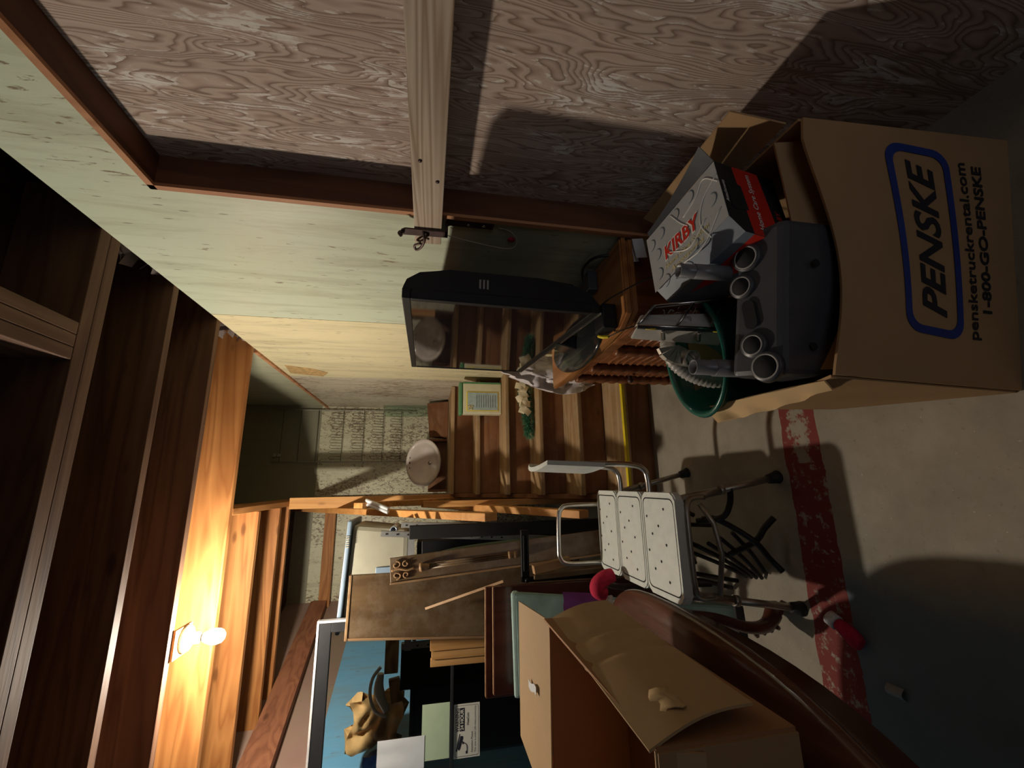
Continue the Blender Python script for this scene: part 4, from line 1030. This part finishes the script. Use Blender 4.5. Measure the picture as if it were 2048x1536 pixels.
bm = B(); tube(bm, [(-.440, 1.270, .022), (-.452, 1.244, .022)], .0225, 14, False); make('white_cuff', bm, 'fur', FS)
bm = B(); sheet(bm, lambda u, v: (-.575 - .03*u, 1.09 + .045*v, .002 + .012*math.sin(PI*u)), 6, 6, .001); make('paper_scrap', bm, 'caddy_l', None, 'small scrap of paper on the dark floor beyond the stocking', 'paper')

# two dark table leaves on edge
for (ya, xr, xl, zt_, lab) in ((2.215, -.497, -.974, 1.013, 'rear dark mahogany table leaf standing on edge behind the teal panel'), (2.165, -.485, -.945, .983, 'front dark mahogany table leaf standing on edge behind the teal panel')):
    bm = B(); bx(bm, xl, xr, ya, ya + .024, .002, zt_, .003); t = make('table_leaf', bm, 'mahog_z', None, lab, 'table leaf', 'dark table leaves')
    bm = B(); bx(bm, xl + .004, xr - .004, ya + .002, ya + .022, zt_, zt_ + .0035, .001); make('top_edge', bm, 'walnut_e', t)
# big walnut side panel
WP = thing('walnut_panel', (-.62, 2.52, 0), 'wide brown veneered board standing upright in front of the glazed door', 'board')
bm = B(); hexa(bm, [(-.86, 2.50, .004), (-.46, 2.48, .004), (-.46, 2.502, .004), (-.86, 2.522, .004), (-.761, 2.515, 1.688), (-.458, 2.495, 1.680), (-.458, 2.517, 1.680), (-.761, 2.537, 1.688)], .002); make('veneer', bm, 'walnut', WP)
bm = B(); hexa(bm, [(-.873, 2.500, .004), (-.861, 2.498, .004), (-.861, 2.524, .004), (-.873, 2.526, .004), (-.775, 2.515, 1.690), (-.762, 2.513, 1.690), (-.762, 2.539, 1.690), (-.775, 2.541, 1.690)], .002)
make('edge_strip', bm, 'walnut_e', WP)
bm = B(); hexa(bm, [(-.775, 2.513, 1.690), (-.458, 2.493, 1.682), (-.458, 2.519, 1.682), (-.775, 2.539, 1.690), (-.775, 2.513, 1.704), (-.458, 2.493, 1.696), (-.458, 2.519, 1.696), (-.775, 2.539, 1.704)], .002)
make('edge_strip', bm, 'walnut_e', WP)
bm = B(); beam(bm, (-.635, 2.46, 1.30), (-.468, 2.19, .93), .012, .007, (1, 0, 0), .001)
make('thin_stick', bm, 'walnut_e', None, 'thin brown stick leaning against the wide brown board', 'stick')
# carved leaning bedpost board
HB = thing('carved_board', (-.36, 2.33, 0), 'leaning brown board carved with a scrolled crest and fluted column', 'carved board')
ha, hb = Vector((-.438, 2.44, 1.485)), Vector((-.285, 2.23, .012))
hd = (hb - ha).normalized(); hs = Vector((1, .10, 0)); hs = (hs - hd*hs.dot(hd)).normalized(); hn = hd.cross(hs).normalized()
if hn.y > 0: hn = -hn
def hpt(s, t, n=0): return ha + hs*s + hd*t + hn*n
bm = B(); beam(bm, ha, hb, .128, .022, hs, .003); make('plank', bm, 'walnut', HB)
bm = B(); beam(bm, hpt(-.060, 0, .006), hpt(-.060, 1.42, .006), .010, .028, hs, .002); make('moulded_edge', bm, 'walnut_e', HB)
bm = B(); lathe(bm, [(0, 0), (.020, 0), (.022, .015), (.015, .022), (.018, .032), (.012, .042), (.012, .05), (0, .05)], Matrix.Translation(hpt(.0, .155, .020)) @ hd.to_track_quat('Z', 'Y').to_matrix().to_4x4(), 14); make('column_cap', bm, 'walnut_e', HB)
bm = B(); lathe(bm, [(0, 0), (.016, 0), (.020, .01), (.014, .02), (.019, .035), (.019, .05), (0, .05)], Matrix.Translation(hpt(.0, .62, .020)) @ hd.to_track_quat('Z', 'Y').to_matrix().to_4x4(), 14); make('column_cap', bm, 'walnut_e', HB)
bm = B()
for k in range(3): tube(bm, [hpt(-.010 + .010*k, .20, .014), hpt(-.010 + .010*k, .62, .014)], .0055, 8, False)
make('fluted_column', bm, 'walnut', HB)
bm = B()
for sx in (-1, 1):
    for (t0, r0, sg) in ((.035, .024, 1), (.085, .018, -1)):
        pts = [hpt(sx*(.026 + r0*(1-.07*k)*math.cos(k*.62*sg) * .8), t0 + r0*(1-.07*k)*math.sin(k*.62*sg), .016) for k in range(11)]; tube(bm, pts, .0045, 6)
tube(bm, [hpt(0, .01, .016), hpt(.006, .05, .018), hpt(-.004, .09, .018), hpt(0, .125, .016)], .006, 8)
make('scroll_carving', bm, 'walnut_e', HB)
# black folding bracket, wood offcuts
bm = B(); bx(bm, -.460, -.236, 2.20, 2.225, .795, .835, .004); bx(bm, -.43, -.26, 2.185, 2.20, .802, .811, .002); bx(bm, -.43, -.26, 2.185, 2.20, .818, .827, .002); tube(bm, [(-.460, 2.195, .812), (-.482, 2.195, .812)], .009, 8, False)
bx(bm, -.482, -.460, 2.20, 2.225, .002, .835, .003)
make('folding_bracket', bm, 'black', None, 'black metal folding leg bracket lying across the carved board', 'bracket')
bm = B(); beam(bm, (-.415, 2.14, .79), (-.385, 2.16, .60), .040, .036, (1, 0, 0), .002); make('wood_offcut', bm, 'walnut_e', None, 'short square wood offcut below the black bracket', 'offcut')
bm = B(); beam(bm, (-.455, 2.17, .78), (-.42, 2.17, .02), .022, .026, (1, 0, 0), .002); make('wood_strip', bm, 'walnut', None, 'thin dark wood strip slanting beside the black bracket', 'wood strip')
# pine blocks in front of the glazed door
for k, (xa, xb, y, z0_, z1_, lab) in enumerate(((-.89, -.805, 2.59, .85, 1.268, 'widest pale pine board standing against the glazed door'), (-.936, -.893, 2.60, .85, 1.260, 'narrow grained pine board left of the widest pale board'), (-.975, -.938, 2.61, .85, 1.264, 'leftmost thin pine board standing against the glazed door'))):
    bm = B(); hexa(bm, [(xa, y, .002), (xb, y, .002), (xb, y+.03, .002), (xa, y+.03, .002), (xa - .0*k, y+.02, z1_), (xb, y+.02, z1_), (xb, y+.05, z1_), (xa, y+.05, z1_)], .002); make('pine_board', bm, 'pine', None, lab, 'board', 'pale pine boards')
# glazed aluminium storm door
SD = thing('storm_door', (-1.25, 2.72, 0), 'glazed aluminium storm door standing upright with papers stuck on its glass', 'storm door')
dx0, dx1, dy, dz = -1.70, -.727, 2.72, 1.884
bm = B()
bx(bm, dx0, dx1, dy, dy+.035, dz-.012, dz, .002); bx(bm, dx1-.012, dx1, dy, dy+.035, .002, dz-.012, .002); bx(bm, dx0, dx0+.012, dy, dy+.035, .002, dz-.012, .002); make('outer_edge', bm, 'frame_bright', SD, 'bright worn metal edge')
bm = B()
bx(bm, dx0+.012, dx1-.012, dy+.004, dy+.032, dz-.075, dz-.012, .002); bx(bm, dx1-.062, dx1-.012, dy+.004, dy+.032, .002, dz-.075, .002); bx(bm, dx0+.012, dx0+.06, dy+.004, dy+.032, .002, dz-.075, .002)
bx(bm, dx0+.06, dx1-.062, dy+.004, dy+.032, 1.130, 1.147, .002); bx(bm, dx0+.06, dx1-.062, dy+.004, dy+.032, .002, .25, .002); make('frame', bm, 'frame_metal', SD)
bm = B(); bx(bm, dx0+.06, dx1-.062, dy+.016, dy+.020, 1.147, dz-.075); bx(bm, dx0+.06, dx1-.062, dy+.016, dy+.020, .25, 1.130); make('pane', bm, 'glass', SD)
py = dy + .0145
bm = B(); sheet(bm, lambda u, v: (-1.49 + .15*u, py - .003 - .002*math.sin(u*9)*v, 1.285 + .248*v), 8, 8, .0008)
make('paper_note', bm, 'paper', SD, 'blank white sheet stuck on the glass')
bm = B(); bx(bm, -1.463, -1.195, py - .001, py, 1.150, 1.301); make('paper_note', bm, 'paper_green', SD, 'pale green sheet stuck on the glass')
SX0, SX1, SZ0, SZ1 = -1.473, -1.212, .981, 1.126
bm = B(); bx(bm, SX0, SX1, py - .0012, py, SZ0, SZ1); sk_ = make('warning_sticker', bm, 'label', SD, 'cream camera warning sticker on the glass')
def onst(x, y): return Vector((SX0 + x*1.0875, py - .0018, SZ0 + y*1.09))
def stx(s, x0_, x1_, y, size, mat='ink_black', bold=0, yo=0, ys=1):
    t = B(); wd = text_bm(t, s, size, lambda a, b: (a, b, 0), 0, bold); t.free(); k = (x1_-x0_)/wd
    bm = B(); text_bm(bm, s, size, lambda a, b: onst(x0_ + a*k, y + b*ys) + Vector((0, -yo, 0)), 0, bold); make('lettering', bm, mat, sk_)
stx('WARNING', .116, .222, .106, .024, bold=.0004)
bm = B(); bm.faces.new([bm.verts.new(onst(x, y)) for x, y in ((.118, .078), (.222, .078), (.222, .103), (.118, .103))]); make('black_band', bm, 'ink_black', sk_)
stx('24 HOUR', .123, .217, .084, .022, 'label', .0006, .0008)
stx('HiseCctv', .142, .200, .056, .016, bold=.0002)
stx('Attention Please', .020, .112, .036, .014)
stx('This area is under 24h video monitoring', .020, .226, .020, .012)
bm = B(); ol = rr(.120, .0665, .226, .120, .010, 0, 6); il = rr(.120, .0665, .223, .117, .009, 0, 6)
a = [bm.verts.new(onst(*p)) for p in ol]; b = [bm.verts.new(onst(*p)) for p in il]
for k in range(len(a)): bm.faces.new((a[k], a[(k+1)%len(a)], b[(k+1)%len(a)], b[k]))
make('border_line', bm, 'ink_black', sk_)
bm = B()
for poly in ([(.030, .117), (.034, .122), (.106, .105), (.108, .100), (.036, .114)], [(.034, .107), (.042, .112), (.098, .099), (.096, .086), (.088, .084), (.040, .100)], [(.060, .088), (.074, .090), (.070, .080), (.062, .080)]):
    bm.faces.new([bm.verts.new(onst(*p)) for p in poly])
tube(bm, [onst(.066, .083), onst(.062, .072), onst(.050, .066), onst(.030, .066)], .0016, 6); bm.faces.new([bm.verts.new(onst(*p)) for p in ((.018, .062), (.030, .062), (.030, .072), (.018, .072))])
make('camera_picture', bm, 'ink_black', sk_)
# behind the glass
random.seed(21)
bm = B(); sheet(bm, lambda u, v: (-1.53 + .27*u + .02*math.sin(v*5), 3.05 + .05*noise.noise(Vector((u*5, v*6, 1))) , 1.43 + .29*v + .02*math.sin(u*7)), 20, 20, .05)
bagk = make('paper_bag', bm, 'kraft', None, 'crumpled brown paper bag seen through the glazed door', 'paper bag')
bm = B(); sheet(bm, lambda u, v: (-1.66 + .16*u, 2.93 + .02*math.sin(v*8 + u*4), 1.385 + .24*v), 12, 12, .03); make('blue_bag', bm, 'bag_blue', None, 'dark blue plastic bag left of the brown paper bag', 'bag')
bm = B(); bx(bm, -1.05, -.86, 2.80, 2.84, 1.445, 1.520, .002); make('oak_slat', bm, 'oak', None, 'striped oak slat lying level behind the glass', 'slat', 'oak slats behind the glass')
bm = B(); beam(bm, (-1.20, 2.82, 1.445), (-1.08, 2.82, 1.465), .03, .06, (0, 1, 0), .002); make('oak_slat', bm, 'oak', None, 'shorter oak slat with torn white tape behind the glass', 'slat', 'oak slats behind the glass')
bm = B(); tube(bm, [(-1.26, 2.80, 1.50), (-1.22, 2.79, 1.56), (-1.14, 2.79, 1.59), (-1.06, 2.79, 1.58), (-1.01, 2.80, 1.54)], .009, 8); tube(bm, [(-1.24, 2.82, 1.50), (-1.14, 2.82, 1.545), (-1.05, 2.82, 1.54)], lambda t: .030 - .012*abs(2*t-1), 10)
make('bag_handle', bm, 'nozzle', None, 'curved pale handle above the oak slats behind the glass', 'handle')
bm = B(); bx(bm, -1.58, -.99, 2.95, 3.35, 1.355, 1.375, .003); bx(bm, -1.58, -.99, 2.97, 2.99, .0, 1.355, .0)
make('dark_cupboard', bm, 'black_matte', None, 'black cupboard behind the glazed door with bags on top', 'cupboard')
bm = B(); bx(bm, -1.14, -.93, 2.80, 2.82, .0, 1.43, .002); make('black_sheet', bm, 'gloss', None, 'tall glossy black sheet standing behind the glazed door', 'sheet')

# ---- steel shelf unit, tote, pipes
SH = thing('steel_shelf', (-.55, 2.85, 0), 'grey perforated steel shelf unit beside the stair guard', 'shelf unit')
for (xa, ya, zt2, xb) in ((-.268, 2.60, 1.558, -.372), (-.235, 2.72, 1.455, -.300), (-.91, 2.78, 1.43, -.91), (-.91, 3.18, 1.43, -.91)):
    bm = B(); beam(bm, (xa, ya, zt2), (xb, ya, .002), .030, .003, (1, 0, 0)); beam(bm, (xa + .014, ya + .015, zt2), (xb + .014, ya + .015, .002), .003, .03, (1, 0, 0))
    for k in range(12):
        z = zt2 - .03 - k*.06; x = xa + (xb - xa)*((zt2 - z)/zt2)
        bx(bm, x - .004, x + .004, ya - .003, ya - .0015, z - .008, z + .004, mi=1)
    make('upright', bm, ['angle', 'hole'], SH)
for z in (1.395, .85, .35):
    bm = B(); bx(bm, -.93, -.30, 2.78, 3.20, z, z + .018, .002); bx(bm, -.93, -.30, 2.772, 2.78, z - .02, z + .018); make('shelf_board', bm, 'angle', SH)
bm = B(); bx(bm, -.88, -.34, 2.80, 3.16, .87, 1.36, .01); make('black_bin', bm, 'black_matte', None, 'black storage bin on the middle steel shelf', 'bin')
bm = B(); bx(bm, -.88, -.35, 2.80, 3.16, .37, .82, .01); make('black_crate', bm, 'black_matte', None, 'black crate on the lowest steel shelf', 'crate')
bm = B(); beam(bm, (-.375, 2.70, 1.33), (-.36, 2.69, .02), .10, .03, (1, 0, 0), .004); make('black_board', bm, 'black', None, 'black board leaning in front of the steel shelf', 'board')
bm = B(); beam(bm, (-.262, 2.56, 1.40), (-.255, 2.50, .02), .075, .02, (1, 0, 0), .004); make('black_plank', bm, 'black_matte', None, 'narrow black plank leaning beside the lower guard rail', 'plank')
bm = B(); tube(bm, [(-.405, 2.57, 1.25), (-.375, 2.56, 1.08), (-.35, 2.57, .70), (-.335, 2.58, .03)], .030, 14); make('green_roll', bm, 'matroll', None, 'rolled green mat standing behind the carved board', 'mat roll')
TO = thing('storage_tote', (-.50, 3.0, 1.413), 'grey plastic storage tote on top of the steel shelf', 'storage tote')
bm = B(); hexa(bm, [(-.74, 2.86, 1.414), (-.27, 2.86, 1.414), (-.27, 3.16, 1.414), (-.74, 3.16, 1.414), (-.79, 2.83, 1.778), (-.232, 2.83, 1.748), (-.232, 3.20, 1.748), (-.79, 3.20, 1.778)], .03); make('tote_body', bm, 'tote', TO)
bm = B(); hexa(bm, [(-.83, 2.80, 1.778), (-.207, 2.80, 1.748), (-.207, 3.22, 1.748), (-.83, 3.22, 1.778), (-.83, 2.80, 1.803), (-.207, 2.80, 1.773), (-.207, 3.22, 1.773), (-.83, 3.22, 1.803)], .008); make('tote_lid', bm, 'tote_lid', TO, 'blue-grey lid')
bm = B()
for k in range(6): bx(bm, -.36 + .012*k, -.354 + .012*k, 2.796, 2.802, 1.757, 1.776)
make('lid_ribs', bm, 'tote', TO)
bm = B(); bx(bm, -.62, -.485, 2.835, 2.85, 1.50, 1.60, .002); make('blue_patch', bm, 'tote_lid', TO, 'blue patch on the front')  # flat blue-grey patch on the tote front
bm = B(); ring_tube(bm, (-.262, 2.74, 1.50), (-.27, 3.1, 1.50), .020, .005); make('metal_pipe', bm, 'blue_tube', None, 'open grey pipe end poking out beside the tote', 'pipe')
for k in range(2):
    bm = B(); tube(bm, [(-.095 - .026*k, 3.0, 1.70 - .01*k), (-.150 - .022*k, 2.93, 1.55)], .012, 12, False)
    make('fluorescent_tube', bm, 'paper', None, ('upper' if k == 0 else 'lower') + ' short white tube wedged between post and guard rail', 'tube', 'white tubes by the guard rail')
